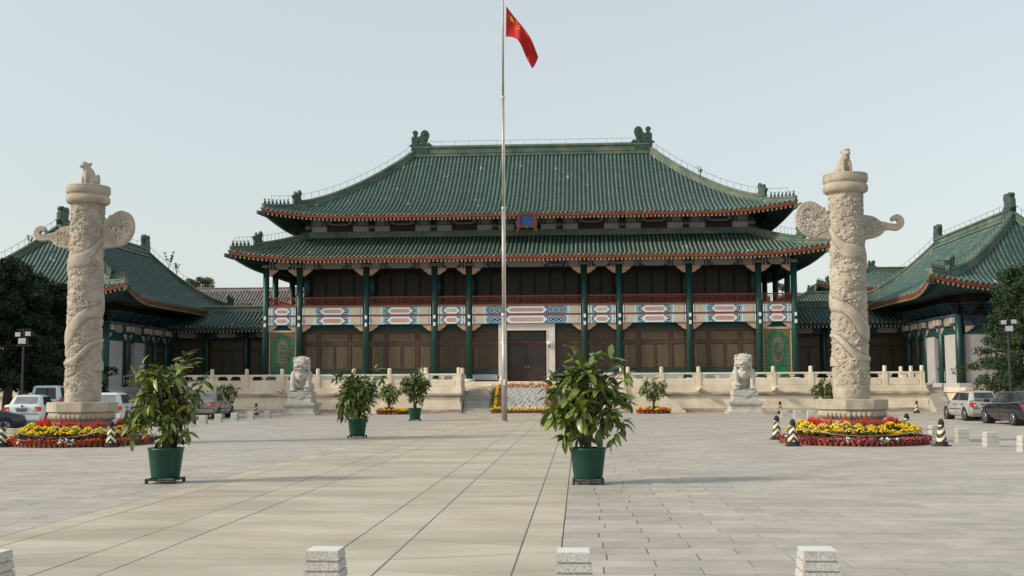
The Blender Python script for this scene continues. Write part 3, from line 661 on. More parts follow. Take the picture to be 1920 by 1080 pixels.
# door with its pale stone frame
sf = MB(); yo = YF+0.02
for sg in (-1, 1):
    sf.box(*sorted((DX+sg*1.34, DX+sg*1.88)), yo, WALL_Y+0.25, ZF+0.35, 5.87); sf.box(*sorted((DX+sg*1.70, DX+sg*1.90)), yo-0.03, yo+0.1, ZF+0.35, 5.84)
    sf.box(*sorted((DX+sg*1.33, DX+sg*1.40)), yo-0.025, yo+0.1, ZF+0.35, 5.42)
sf.box(DX-1.34, DX+1.34, yo+0.001, WALL_Y+0.25, 5.42, 5.868); sf.box(DX-1.91, DX+1.91, yo-0.035, yo+0.1, 5.76, 5.875); sf.box(DX-1.33, DX+1.33, yo-0.02, yo+0.1, 5.42, 5.50)
fr_ = sf.build('door_frame', MAT['stone_frame'], hall)
for sg in (-1, 1):
    MB().lathe([(0.30, 0), (0.34, 0.12), (0.26, 0.22), (0.30, 0.32), (0.26, 0.36)], 8, (DX+sg*1.6, yo+0.15, ZF+0.002), PI/8).build('frame_base', MAT['stone_frame'], fr_)
    s_ = MB().tube([(DX+sg*1.55, yo-0.02, 4.25), (DX+sg*1.55, yo-0.16, 4.3), (DX+sg*1.55, yo-0.16, 4.42)], [0.05, 0.045, 0.07], 8).build('wall_lamp', MAT['bronze'], hall)
    for k in (-1, 0, 1): MB().lathe([(0.05, 0), (0.08, 0.08), (0.06, 0.24), (0.02, 0.26)], 8, (DX+sg*1.55+k*0.12, yo-0.17-0.04*(k == 0), 4.42)).build('lamp_shade', MAT['lamp_glass'], s_, True)
dr = MB().box(DX-1.33, DX+1.33, WALL_Y+0.10, WALL_Y+0.2, ZF+0.02, 5.42).build('door', MAT['wood_dark'], hall)
MB().box(DX-1.33, DX+1.33, WALL_Y+0.04, WALL_Y+0.1, 4.55, 4.72).build('transom_bar', MAT['wood'], dr)
MB().box(DX-1.15, DX+1.15, WALL_Y+0.07, WALL_Y+0.1, 4.78, 5.30).build('transom_pane', MAT['dark_glass'], dr)
for sg in (-1, 1):
    lf = MB().box(*sorted((DX+sg*0.01, DX+sg*1.22)), WALL_Y+0.05, WALL_Y+0.099, ZF+0.05, 4.53).build('door_leaf', MAT['wood_dark'], dr)
    MB().box(*sorted((DX+sg*0.18, DX+sg*1.08)), WALL_Y+0.04, WALL_Y+0.05, 3.05, 4.40).build('door_pane', MAT['dark_glass'], lf)
    gm = MB()
    for k in range(6): xx = DX+sg*(0.18+0.9*k/5); gm.box(xx-0.013, xx+0.013, WALL_Y+0.025, WALL_Y+0.04, 3.05, 4.40)
    for k in range(8): zz = 3.05+1.35*k/7; gm.box(*sorted((DX+sg*0.18, DX+sg*1.08)), WALL_Y+0.027, WALL_Y+0.04, zz-0.013, zz+0.013)
    gm.build('door_lattice', MAT['wood'], lf); MB().ball((DX+sg*0.09, WALL_Y+0.02, 2.95), 0.04, 8, 6).build('door_handle', MAT['steel'], lf)
# green glazed tile panels in the corner bays
for sg in (-1, 1):
    x0, x1 = sorted((XC+sg*15.72, XC+sg*17.60)); z0, z1 = ZF+0.2, 5.42; y = YF+0.12
    MB().box(x0-0.1, x1+0.1, y+0.05, y+0.3, z1+0.125, 5.878).build('lintel', MAT['green_paint'], hall)
    pn = MB().box(x0, x1, y, y+0.35, ZF, z1+0.1).build('tile_panel', MAT['grout'], hall)
    fm = MB().box(x0-0.02, x1+0.02, y-0.06, y+0.1, z1-0.02, z1+0.12); fm.box(x0, x0+0.05, y-0.05, y, ZF, z1-0.02); fm.box(x1-0.05, x1, y-0.05, y, ZF, z1-0.02); fm.build('panel_frame', MAT['cream_paint'], pn)
    bd = MB().box(x0+0.05, x0+0.17, y-0.025, y, z0, z1-0.02); bd.box(x1-0.17, x1-0.05, y-0.025, y, z0, z1-0.02); bd.box(x0+0.17, x1-0.17, y-0.025, y, z1-0.16, z1-0.02)
    for s2, xx in ((1, x0+0.17), (-1, x1-0.17)):
        o_ = [(xx, z1-0.16), (xx+s2*0.5, z1-0.16), (xx+s2*0.42, z1-0.28), (xx+s2*0.26, z1-0.32), (xx+s2*0.2, z1-0.46), (xx+s2*0.08, z1-0.56), (xx, z1-0.75)]; bd.prism(o_, y-0.03, y)
    b_ = bd.build('panel_border', MAT['glaze_orange'], pn); fix_normals(b_.data)
    nr, nc = 10, 5; tw, th = (x1-x0-0.34)/nc, (z1-0.16-z0)/nr
    for r in range(nr):
        offs = 0 if r % 2 else tw/2
        for c in range(-1, nc+1):
            a, b = max(x0+0.17, x0+0.17+c*tw+offs), min(x1-0.17, x0+0.17+(c+1)*tw+offs)
            if b-a > 0.06: MB().box(a+0.012, b-0.012, y-0.018-RNG.uniform(0, 0.008), y, z0+r*th+0.012, z0+(r+1)*th-0.012).build('glazed_tile', MAT['glaze_green'], pn)
    ex, ez = (x0+x1)/2, 4.02
    el = lambda rx, rz: [(ex+rx*math.copysign(abs(math.cos(t))**0.7, math.cos(t)), ez+rz*math.copysign(abs(math.sin(t))**0.85, math.sin(t))) for t in np.linspace(0, 2*PI, 29)[:-1]]
    md = MB().prism(el(0.42, 0.84), y-0.05, y).build('panel_medallion', MAT['glaze_orange'], pn)
    mi = MB().prism(el(0.30, 0.70), y-0.065, y-0.05); 
    for k in range(60):
        a, r_ = RNG.uniform(0, 2*PI), math.sqrt(RNG.uniform(0, 1)); mi.ball((ex+0.26*r_*math.cos(a), y-0.07, ez+0.62*r_*math.sin(a)), RNG.uniform(0.03, 0.06), 6, 4)
    mi.build('medallion_relief', MAT['ridge'], md)
# upper wall between the roofs
UY = YF+2.34
uw = MB().box(XC-15.6, XC+15.6, UY, UY+13.5, 12.2, 13.9).build('upper_wall', MAT['wood_dark'], hall)
ux = [-15.4, -10.9, -6.23, -2.4, 2.4, 6.23, 10.9, 15.4]
ux = [-15.5, -11.0, -6.6, -2.25, 2.25, 6.6, 11.0, 15.5]
for i, (a, b) in enumerate(zip(ux, ux[1:])):
    x0, x1 = XC+a+0.22, XC+b-0.22
    painted_beam(hall, x0, x1, 12.98, 13.52, UY-0.14, MAT['navy_floral'], MAT['fascia'] if i in (1, 5) else MAT['wood'], MAT['pale_floral'], MAT['pale_floral'], False, 0.13)
    L_ = x1-x0
    for u0, u1, mm in ((0, 0.27, 'grey_wall'), (0.30, 0.70, 'wood_dark'), (0.73, 1, 'grey_wall')):
        MB().box(x0+u0*L_, x0+u1*L_, UY-0.06, UY-0.001, 12.55, 12.96).build('upper_panel', MAT[mm], hall)
ucm = MB().lathe([(0.20, 0), (0.19, 1.4)], 14).mesh('upper_column', MAT['col'], True)
cpm = MB().box(-0.22, 0.22, -0.24, -0.1, 0.48, 0.56).box(-0.2, 0.2, -0.23, -0.1, 0.62, 0.66).mesh('column_band', MAT['pale_floral'])
for c in ux:
    o = link('upper_column', ucm, hall); o.location = (c, UY-0.05-YF, 12.3); q = link('column_band', cpm, o)
for c in CO:
    q = link('column_band', cpm, hall); q.location = (c, -0.06, 9.35)
lower = Roof(XC, YF+9.2, 19.5, 11.0, 8.5, 10.36, 6.25, 0.62, 0.46, 5.5, 0.30)
build_roof(hall, lower, 0.385, 'FBLR', 'FLR', 0.080, 0.295, MAT['tile_low'], MAT['tile_bed'], (17.9, 9.3), 10.30, nfig=5, head_at=2.2, hips=4, ridge_top=False)
MB().box(XC-15.85, XC+15.85, UY-0.30, UY+0.0, 12.12, 12.54).build('skirt_ridge', MAT['ridge'], hall)
for sg in (-1, 1): MB().box(*sorted((XC+sg*15.61, XC+sg*15.86)), UY+0.001, UY+13.4, 12.12, 12.54).build('skirt_ridge', MAT['ridge'], hall)
upper = Roof(XC, 84.5, 17.8, 9.4, 9.0, 13.42, 5.95, 0.47, 0.52, 5.5, 0.30)
build_roof(hall, upper, 1.0, 'FBLR', 'F', 0.080, 0.295, MAT['tile'], MAT['tile_bed'], (15.5, 6.8), 13.9, nfig=7, head_at=2.9, chi=0.84)
# plaque under the upper eave
pq = MB(); yp = YF-0.25; zp = 12.95; xp = XC+0.05
pb = MB().box(xp-0.55, xp+0.55, yp, yp+0.06, 12.45, 13.35).build('plaque', MAT['plaque_blue'], hall)
fm = MB()
for sg in (-1, 1):
    fm.prism([(xp+sg*0.55, 12.45), (xp+sg*0.62, 12.15), (xp+sg*0.72, 11.95), (xp+sg*0.9, 11.98), (xp+sg*0.84, 12.3), (xp+sg*0.92, 12.6), (xp+sg*0.80, 12.9), (xp+sg*0.88, 13.3), (xp+sg*0.7, 13.5), (xp+sg*0.55, 13.36)], yp-0.05, yp+0.08)
fm.prism([(xp-0.62, 12.45), (xp-0.6, 12.24), (xp-0.25, 12.30), (xp, 12.18), (xp+0.25, 12.30), (xp+0.6, 12.24), (xp+0.62, 12.45)], yp-0.05, yp+0.08)
fm.prism([(xp-0.75, 13.352), (xp+0.75, 13.352), (xp+0.7, 13.55), (xp, 13.62), (xp-0.7, 13.55)], yp-0.04, yp+0.07)
pf = fm.build('plaque_frame', MAT['plaque_frame'], pb); fix_normals(pf.data)
for o in (pb, pf):                                # leans forward a little
    c_ = Vector((xp-XC, yp-YF, 12.75)); o.data.transform(Matrix.Translation(c_) @ Matrix.Rotation(0.22, 4, 'X') @ Matrix.Scale(0.80, 4) @ Matrix.Translation(-c_))
# ================================================================ TERRACE
ter = thing('stone_terrace', 'pale marble terrace with carved balustrade in front of the main hall', 'terrace', (XC, 72.0, 0))
YT, YP, HW, PW, SW = 72.0, 70.4, 25.3, 6.35, 3.85
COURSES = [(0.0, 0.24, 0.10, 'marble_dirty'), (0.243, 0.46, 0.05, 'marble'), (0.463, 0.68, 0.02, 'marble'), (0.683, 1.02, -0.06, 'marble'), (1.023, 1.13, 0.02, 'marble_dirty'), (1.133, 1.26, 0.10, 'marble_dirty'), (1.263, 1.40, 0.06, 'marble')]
def wall_run(x0, x1, y, depth, seed):
    r = random.Random(seed)
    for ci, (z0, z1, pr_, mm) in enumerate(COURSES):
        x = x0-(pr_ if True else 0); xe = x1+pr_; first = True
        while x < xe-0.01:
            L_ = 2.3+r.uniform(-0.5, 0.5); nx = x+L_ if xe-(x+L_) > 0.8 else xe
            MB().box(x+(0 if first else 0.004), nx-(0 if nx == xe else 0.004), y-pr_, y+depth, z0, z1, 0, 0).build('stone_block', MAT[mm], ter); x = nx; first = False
wall_run(XC-HW, XC-PW-0.12, YT, 0.6, 1); wall_run(XC+PW+0.12, XC+HW, YT, 0.6, 2)
wall_run(XC-PW, XC-SW-0.12, YP, 1.4, 3); wall_run(XC+SW+0.12, XC+PW, YP, 1.4, 4)
fl_ = MB(); fl_.box(XC-HW, XC-SW, YT+0.61, YF-0.96, 0.0, 1.398); fl_.box(XC+SW, XC+HW, YT+0.61, YF-0.96, 0.0, 1.398); fl_.box(XC-SW, XC+SW, 73.0, YF-0.96, 0.0, 1.397)
fl_.box(XC-PW+0.01, XC-SW, YP+1.41, YT+0.60, 0, 1.396); fl_.box(XC+SW, XC+PW-0.01, YP+1.41, YT+0.60, 0, 1.396)
fl_.box(XC-HW, XC-18.95, YF-0.95, 81.4, 0, 1.398); fl_.box(XC+18.95, XC+HW, YF-0.95, 81.4, 0, 1.398)
fl_.build('terrace_floor', MAT['step'], ter)
for sg in (-1, 1): MB().box(*sorted((XC+sg*(HW-0.05), XC+sg*(HW+0.06))), YT+0.05, 81, 0, 1.39).build('end_wall', MAT['marble'], ter)
# balustrade pieces
postm = MB().box(-0.14, 0.14, -0.14, 0.14, 0, 0.86)
postm.lathe([(0.10, 0.86), (0.14, 0.90), (0.12, 0.93), (0.125, 1.00), (0.118, 1.01), (0.125, 1.02), (0.125, 1.10), (0.118, 1.11), (0.125, 1.12), (0.12, 1.22), (0.09, 1.245)], 12)
postm = postm.mesh('post', MAT['marble'])
def panel_mesh(L):
    m = MB(); h = L/2
    m.box(-h, h, -0.075, 0.075, 0, 0.49); m.box(-h+0.10, h-0.10, -0.10, -0.075, 0.07, 0.42)
    m.box(-h, h, -0.10, 0.10, 0.75, 0.87); m.box(-h, -h+0.22, -0.07, 0.07, 0.49, 0.75); m.box(h-0.22, h, -0.07, 0.07, 0.49, 0.75)
    for sg in (-1, 1): m.prism([(sg*(h-0.22), 0.75), (sg*(h-0.22), 0.60), (sg*(h-0.27), 0.60), (sg*(h-0.28), 0.69), (sg*(h-0.34), 0.71), (sg*(h-0.35), 0.75)], -0.06, 0.06)
    for sg in (-1, 1): m.prism([(sg*(h-0.22), 0.49), (sg*(h-0.28), 0.49), (sg*(h-0.24), 0.57), (sg*(h-0.22), 0.57)], -0.06, 0.06)
    m.prism([(-0.10, 0.49), (0.10, 0.49), (0.05, 0.55), (0.07, 0.62), (0.15, 0.63), (0.15, 0.70), (0.18, 0.71), (0.19, 0.75), (-0.19, 0.75), (-0.18, 0.71), (-0.15, 0.70), (-0.15, 0.63), (-0.07, 0.62), (-0.05, 0.55)], -0.06, 0.06)
    me = m.mesh('balustrade_panel', MAT['marble']); fix_normals(me); return me
PMESH = {}
def balustrade(points, z=1.63):
    for i, p in enumerate(points):
        o = link('post', postm, ter); o.location = (p[0]-XC, p[1]-72.0, z)
        if i:
            a, b = Vector((*points[i-1], 0)), Vector((*p, 0)); d = b-a; L_ = d.length-0.27; k = round(L_, 2)
            if k not in PMESH: PMESH[k] = panel_mesh(L_)
            q = link('balustrade_panel', PMESH[k], ter); c = (a+b)/2; q.location = (c.x-XC, c.y-72.0, z); q.rotation_euler = (0, 0, math.atan2(d.y, d.x))
def base_strip(x0, x1, y0, y1): MB().box(x0, x1, y0, y1, 1.402, 1.63).build('balustrade_base', MAT['marble'], ter)
YB = YT+0.16; offs = [6.62, 8.75, 11.1, 13.45, 15.8, 18.15, 20.45, 22.75, 25.05]
for sg in (-1, 1):
    balustrade([(XC+sg*o, YB) for o in offs]); base_strip(*sorted((XC+sg*6.45, XC+sg*25.25)), YB-0.2, YB+0.2)
    balustrade([(XC+sg*25.05, YB+2.3), (XC+sg*25.05, YB+4.6)]); base_strip(*sorted((XC+sg*24.87, XC+sg*25.24)), YB+0.201, YB+4.8)
    yb = YP+0.16
    balustrade([(XC+sg*6.15, yb), (XC+sg*4.08, yb), (XC+sg*4.08, yb+2.2)]); base_strip(*sorted((XC+sg*3.9, XC+sg*6.32)), yb-0.2, yb+0.2); base_strip(*sorted((XC+sg*3.9, XC+sg*4.27)), yb+0.201, yb+2.4)
    # water spouts
    for o in (11.1, 15.8, 20.45):
        m = MB(); m.box(-0.13, 0.13, -0.55, 0.1, -0.10, 0.12); m.ball((0, -0.52, 0.02), (0.15, 0.16, 0.14), 9, 6); m.ball((-0.1, -0.42, 0.14), 0.06, 6, 5); m.ball((0.1, -0.42, 0.14), 0.06, 6, 5)
        s_ = m.build('water_spout', MAT['marble'], None, True); s_.parent = ter; s_.location = (sg*o, 0.0, 1.42)
        MB().ball((0, -0.675, 0.01), (0.05, 0.02, 0.05), 8, 6).build('spout_mouth', MAT['iron'], s_)
    # side stairs that come down along the wall
    for k in range(9):
        x = XC+sg*(PW+0.12+k*0.36); zt = 1.40-0.155*(k+1)
        MB().box(*sorted((x, x+sg*0.36)), YP+0.42, YT-0.09, 0, max(zt, 0.01)).build('step', MAT['step'], ter)
    xa, xb = XC+sg*(PW+0.1), XC+sg*(PW+3.75)
    o = MB().prism([(xa, 0), (xb, 0), (xb, 0.13), (xa+sg*0.15, 1.42), (xa, 1.42)], YP+0.12, YP+0.42).build('stair_string', MAT['marble'], ter); fix_normals(o.data)
    o = MB().prism([(xa, 1.44), (xb-sg*0.55, 0.20), (xb-sg*0.2, 0.20), (xb-sg*0.45, 0.55), (xb-sg*0.75, 0.72), (xa+sg*0.35, 2.30), (xa, 2.45)], YP+0.18, YP+0.36).build('stair_parapet', MAT['marble'], ter); fix_normals(o.data)
# central stairs: lower flight, landing, upper flight
for k in range(9):
    MB().box(XC-SW+0.02, XC+SW-0.02, YP+0.05+k*0.285, 73.05, 0.155*k+0.001*k, 0.155*(k+1)).build('step', MAT['step'], ter)
for k in range(4):
    MB().box(XC-4.6, XC+4.6, YF-0.95-1.25+k*0.31, YF-0.951, 1.40+0.001*k+0.15*k, 1.40+0.15*(k+1)).build('step', MAT['marble'], ter)
# carved ramp
def carve(u, v):
    x = XC-1.32+2.64*u; y = YP+0.10+2.62*v; z = 0.16+1.42*v
    s_ = 0.0 if (u in (0, 1) or v in (0, 1)) else 0.10*abs(math.sin(u*19+3*math.sin(v*9)))*abs(math.cos(v*15+2*math.sin(u*11)))+0.05*math.sin(u*43+v*13)*math.sin(v*37-u*23)
    return (x, y, z+s_)
MB().grid(carve, 72, 56).build('carved_ramp', MAT['carving'], ter, True)
rb = MB().prism([(YP+0.06, 0), (YP+0.10, 0.15), (73.0, 1.58), (73.0, 0.3)], XC-1.36, XC+1.36, 'yz').build('ramp_base', MAT['carving'], ter); fix_normals(rb.data)
# ================================================================ SIDE WINGS
dg = MB()                                         # one bracket cluster, seen from its front (-y)
for k in range(4):
    w_ = 0.14+0.13*k; d_ = 0.12+0.16*k; z = 0.17*k
    dg.box(-w_, w_, -d_, 0.08, z+0.07, z+0.16); dg.box(-0.06, 0.06, -d_-0.08, 0.1, z, z+0.07)
    for sx in (-1, 0, 1): dg.box(sx*w_*0.85-0.05, sx*w_*0.85+0.05, -d_-0.02, -d_+0.08, z+0.16, z+0.22)
dougong = dg.mesh('bracket_set', MAT['bracket_paint'])
wcol = MB().lathe([(0.24, 0), (0.235, 2), (0.22, 4.2)], 16).mesh('column', MAT['col'], True)
endcap = MB().box(-0.13, 0.13, -0.1, 0.1, -0.18, 0.18).mesh('beam_end', MAT['cream_paint'])
def wing(sg, label):
    ox = XC+sg*31.3; Z0 = 1.75
    root = thing('side_hall', label, 'building', (ox, 80.5, 0), 'side halls facing each other across the court')
    rot = -PI/2 if sg > 0 else PI/2
    fx = sg*(26.75-31.3)                          # facade plane, relative to the middle
    hx, hy = 4.55, 10.4                           # half size of the walls
    X = lambda x: ox+x
    near = 80.5-hy
    # podium, plinth, core
    p = MB()
    xs_ = sorted((ox+sg*-9.5 if sg > 0 else ox+9.5, ox+sg*11))
    p.box(*sorted((ox-sg*4.80, ox+sg*10)), near-1.6, 92.5, 0, 1.18); p.box(*sorted((ox-sg*4.90, ox+sg*10)), near-1.75, 92.4, 1.182, 1.30); p.box(*sorted((ox-sg*4.84, ox+sg*10)), near-1.62, 92.3, 1.302, 1.50); p.box(*sorted((ox-sg*5.94, ox-sg*4.91)), near+2.7, 92, 0, 1.497)
    p.build('podium', MAT['marble'], root)
    MB().box(*sorted((ox-sg*4.82, ox+sg*9)), near-0.55, 92, 1.502, Z0).build('plinth', MAT['grey_wall'], root)
    MB().box(*sorted((ox-sg*(hx-0.35), ox+sg*(hx-0.35))), near+0.35, 80.5+hy-0.3, Z0, 7.3).build('core_wall', MAT['wood_dark'], root)
    for k in range(8):                            # steps in the inner corner
        MB().box(*sorted((ox-sg*5.93, ox-sg*4.92)), near+0.45+k*0.28, near+2.69, 0.1865*k, 0.1865*(k+1)-0.001).build('step', MAT['step'], root)
    # columns, painted beams and bracket sets along the court side
    ys = [near, near+3.3, near+6.4, near+8.3, near+10.4, near+12.5, near+14.6, near+17.5, near+20.8]
    fX = ox+fx
    def put(me, name, x, y, z, rz=0.0, par=None, s=1):
        o = link(name, me, par or root); o.location = (x-ox, y-80.5, z); o.rotation_euler = (0, 0, rz); o.scale = (s,)*3; return o
    side_rz = -PI/2 if sg > 0 else PI/2           # front (-y) turned towards the court
    for y in ys: put(wcol, 'column', fX, y, Z0)
    for x in (ox-hx+3.0, ox+hx-3.0, ox+sg*hx): put(wcol, 'column', x, near, Z0)
    for a, b in zip(ys, ys[1:]):
        bm = MB().box(*sorted((fX-sg*0.14, fX+sg*0.1)), a+0.2, b-0.2, 5.25, 5.88).build('painted_beam', MAT['navy_floral'], root)
        L_ = b-a
        MB().prism([(a+L_*0.3, 5.56), (a+L_*0.36, 5.32), (b-L_*0.36, 5.32), (b-L_*0.3, 5.56), (b-L_*0.36, 5.82), (a+L_*0.36, 5.82)], fX-sg*0.16, fX-sg*0.14, 'yz').build('cartouche', MAT['pale_floral'], bm)
        MB().box(*sorted((fX-sg*0.06, fX+sg*0.06)), a+0.2, b-0.2, 4.7, 5.248).build('lintel', MAT['green_paint'], root)
        n = max(1, int(L_/1.05))
        for k in range(n): put(dougong, 'bracket_set', fX, a+(k+0.5)*L_/n, 5.98, side_rz)
        for yy in (a+0.35, b-0.35): put(endcap, 'beam_end', fX-sg*0.22, yy, 5.6, 0)
        for yy, s2 in ((a+0.22, 1), (b-0.22, -1)):
            o = MB().prism([(yy+s2*q*0.8, 5.245+r*0.8) for q, r in QUE], fX-sg*0.1, fX+sg*0.02, 'yz').build('bracket', MAT['salmon'], root); fix_normals(o.data)
    MB().box(*sorted((fX-sg*0.2, fX+sg*0.2)), near, near+20.8, 5.885, 5.97).build('plate', MAT['blue_floral'], root)
    # court facade: white piers, windows
    fl = [('p', 0.3, 2.45), ('w', 2.75, 4.35), ('p', 4.5, 6.25), ('w', 6.6, 8.1), ('w', 8.5, 10.2), ('w', 10.6, 12.3), ('w', 12.7, 14.4), ('w', 14.8, 17.3), ('w', 17.8, 20.6)]
    for kd, a, b in fl:
        y0, y1 = near+a, near+b
        if kd == 'p': MB().box(*sorted((fX-sg*0.10, fX+sg*0.3)), y0, y1, Z0, 4.75).build('wall_panel', MAT['wall_white'], root)
        else:
            wd = MB().box(*sorted((fX+sg*0.10, fX+sg*0.25)), y0, y1, 2.75, 4.75).build('window', MAT['wood'], root)
            n = 2; L_ = (y1-y0)/n
            for k in range(n): MB().box(*sorted((fX+sg*0.07, fX+sg*0.10)), y0+k*L_+0.12, y0+(k+1)*L_-0.12, 2.95, 4.0).build('pane', MAT['pane'], wd)
            MB().box(*sorted((fX+sg*0.07, fX+sg*0.10)), y0+0.12, y1-0.12, 4.18, 4.65).build('pane', MAT['pane'], wd)
            MB().box(*sorted((fX-sg*0.02, fX+sg*0.25)), y0, y1, 2.6, 2.748).build('sill', MAT['green_paint'], root)
            MB().box(*sorted((fX+sg*0.03, fX+sg*0.25)), y0, y1, Z0, 2.598).build('apron', MAT['green_paint'], root)
            MB().box(*sorted((fX+sg*0.0, fX+sg*0.03)), y0+0.25, y1-0.25, Z0+0.12, 2.5).build('apron_panel', MAT['wall_white'], root)
    # near end wall
    e0, e1 = sorted((fX+sg*0.35, ox+sg*(hx-0.1)))
    MB().box(e0, e1, near-0.02, near+0.3, Z0, 4.75).build('wall_panel', MAT['wall_white'], root)
    MB().box(e0, e1, near-0.05, near+0.3, 4.752, 5.24).build('lintel', MAT['green_paint'], root)
    bm = MB().box(e0-0.1, e1+0.1, near-0.14, near+0.1, 5.25, 5.88).build('painted_beam', MAT['navy_floral'], root)
    MB().prism(hexa((e0+e1)/2-2.0, (e0+e1)/2+2.0, 5.3, 5.84, 0.3), near-0.16, near-0.14).build('cartouche', MAT['pale_floral'], bm)
    for k in (-1, 1): queti(root, (e0 if k < 0 else e1), 5.245, -k, near-0.12, 0.9)
    for k in range(8): put(dougong, 'bracket_set', e0+(k+0.3)*(e1-e0)/7.6, near, 5.98, 0)
    rf = Roof(ox, 80.5, 13.1, 6.75, 7.7, 7.45, 4.85, 0.42, 0.75, 4.5, 0.35, rot)
    nearside = 'R' if sg > 0 else 'L'
    build_roof(root, rf, 1.0, 'FBLR', 'F'+nearside, 0.075, 0.30, MAT['tile'], MAT['tile_bed'], (hy, hx), 7.15, ridge_h=0.62, nfig=6, head_at=2.2, chi=0.70)
    return root
wing(-1, 'left side hall with green tiled hip roof, half hidden behind the left carved column')
wing(1, 'right side hall with green tiled hip roof and white wall piers behind the parked cars')
# ================================================================ CORRIDORS
for sg, lb in ((-1, 'low green roofed corridor joining the left side hall to the main hall'), (1, 'low green roofed corridor joining the right side hall to the main hall')):
    x0, x1 = sorted((XC+sg*18.1, XC+sg*27.0)); cxm = (x0+x1)/2; YC = 81.6
    root = thing('corridor', lb, 'corridor', (cxm, YC, 0), 'corridors beside the main hall')
    MB().box(x0, x1, YC-0.5, YC+4, 0, 1.8).build('plinth', MAT['step'], root)
    MB().box(x0, x1, YC+0.4, YC+4, 1.8, 6.3).build('wall', MAT['wood_dark'], root)
    n = 3; L_ = (x1-x0)/n
    for k in range(n+1):
        o = link('column', wcol, root); o.location = (x0+k*L_-cxm, 0, 1.8); o.scale = (0.75, 0.75, 0.96)
    for k in range(n):
        a, b = x0+k*L_+0.2, x0+(k+1)*L_-0.2
        wd = MB().box(a, b, YC+0.3, YC+0.39, 2.5, 5.2).build('window', MAT['wood_dark'], root)
        for q in range(3): MB().box(a+0.1+q*(b-a)/3, a+(q+1)*(b-a)/3-0.1, YC+0.27, YC+0.3, 2.7, 4.3).build('pane', MAT['pane_dim'], wd)
        MB().box(a+0.1, b-0.1, YC+0.27, YC+0.3, 4.5, 5.0).build('pane', MAT['pane_dim'], wd)
        bm = MB().box(a, b, YC-0.1, YC+0.1, 5.3, 5.75).build('painted_beam', MAT['navy_floral'], root)
        MB().prism(hexa((a+b)/2-0.75, (a+b)/2+0.75, 5.34, 5.71, 0.2), YC-0.115, YC-0.1).build('cartouche', MAT['pale_floral'], bm)
    rf = Roof(cxm, YC+1.7, (x1-x0)/2, 2.9, (x1-x0)/2-0.01, 6.12, 1.35, 0.55, 0, 1, 0)
    build_roof(root, rf, 1.0, 'FB', 'F', 0.075, 0.30, MAT['tile'], MAT['tile_bed'], ((x1-x0)/2, 1.6), 5.95, ridge_h=0.35, hips=0, chi=0, wire=False, fmat='soffit')
# lamp boxes on the far corridor posts next to the hall
# ================================================================ BUILDINGS BEHIND
def rear(label, cx, cy, A, B, R, zE, H, mt, mb_, z_beam, rows='F', wallm='wood_dark', hips=2, chi=0.5, rh=0.5, nfig=4, rmat='ridge'):
    root = thing('rear_hall', label, 'building', (cx, cy, 0))
    MB().box(cx-A+1.8, cx+A-1.8, cy-B+1.8, cy+B-1.8, 0, zE+0.4).build('wall', MAT[wallm], root)
    bm = MB().box(cx-A+1.7, cx+A-1.7, cy-B+1.6, cy-B+1.79, zE-1.0, zE-0.35).build('painted_beam', MAT['navy_floral'], root)
    for k in range(int(2*A/3.2)):
        xx = cx-A+2.6+k*3.2; MB().prism(hexa(xx, xx+1.7, zE-0.95, zE-0.40, 0.25), cy-B+1.58, cy-B+1.6).build('cartouche', MAT['pale_floral'], bm)
    rf = Roof(cx, cy, A, B, R, zE, H, 0.55, 0.6 if hips else 0, 4, 0.3 if hips else 0)
    build_roof(root, rf, 1.0, 'FBLR' if hips else 'FB', rows, 0.08, 0.30, mt, mb_, (A-1.8, B-1.8), zE-0.2, ridge_h=rh, nfig=nfig, head_at=2.0, hips=hips, chi=chi, wire=False, joined=True, rmat=rmat)
    return root
pR = V(1640, 497, 125); pC = V(1538, 540, 121)
rear('distant double roofed green hall showing between right carved column and right side hall', pR.x+14, 128, 14+pR.x-pC.x, 6.5, 14, pC.z+0.1, pR.z-0.5-pC.z, MAT['tile'], MAT['tile_bed'], 0)
pL = V(1531, 553, 105)
rear('lower green roof just right of the main hall balcony, in front of distant hall', pL.x+3.5, 108, 9.2, 4.5, 3.8, V(1520, 580, 104).z, 1.6, MAT['tile'], MAT['tile_bed'], 0, hips=2, chi=0.42, rh=0.35, nfig=3)
pG = V(420, 537, 108)
rear('grey tiled roof building behind the left corridor', -26.5, 110, 14, 5.5, 13.9, pG.z-3.1, 2.9, MAT['grey_tile'], MAT['grey_bed'], 0, hips=0, chi=0, rh=0.25, rmat='grey_tile')

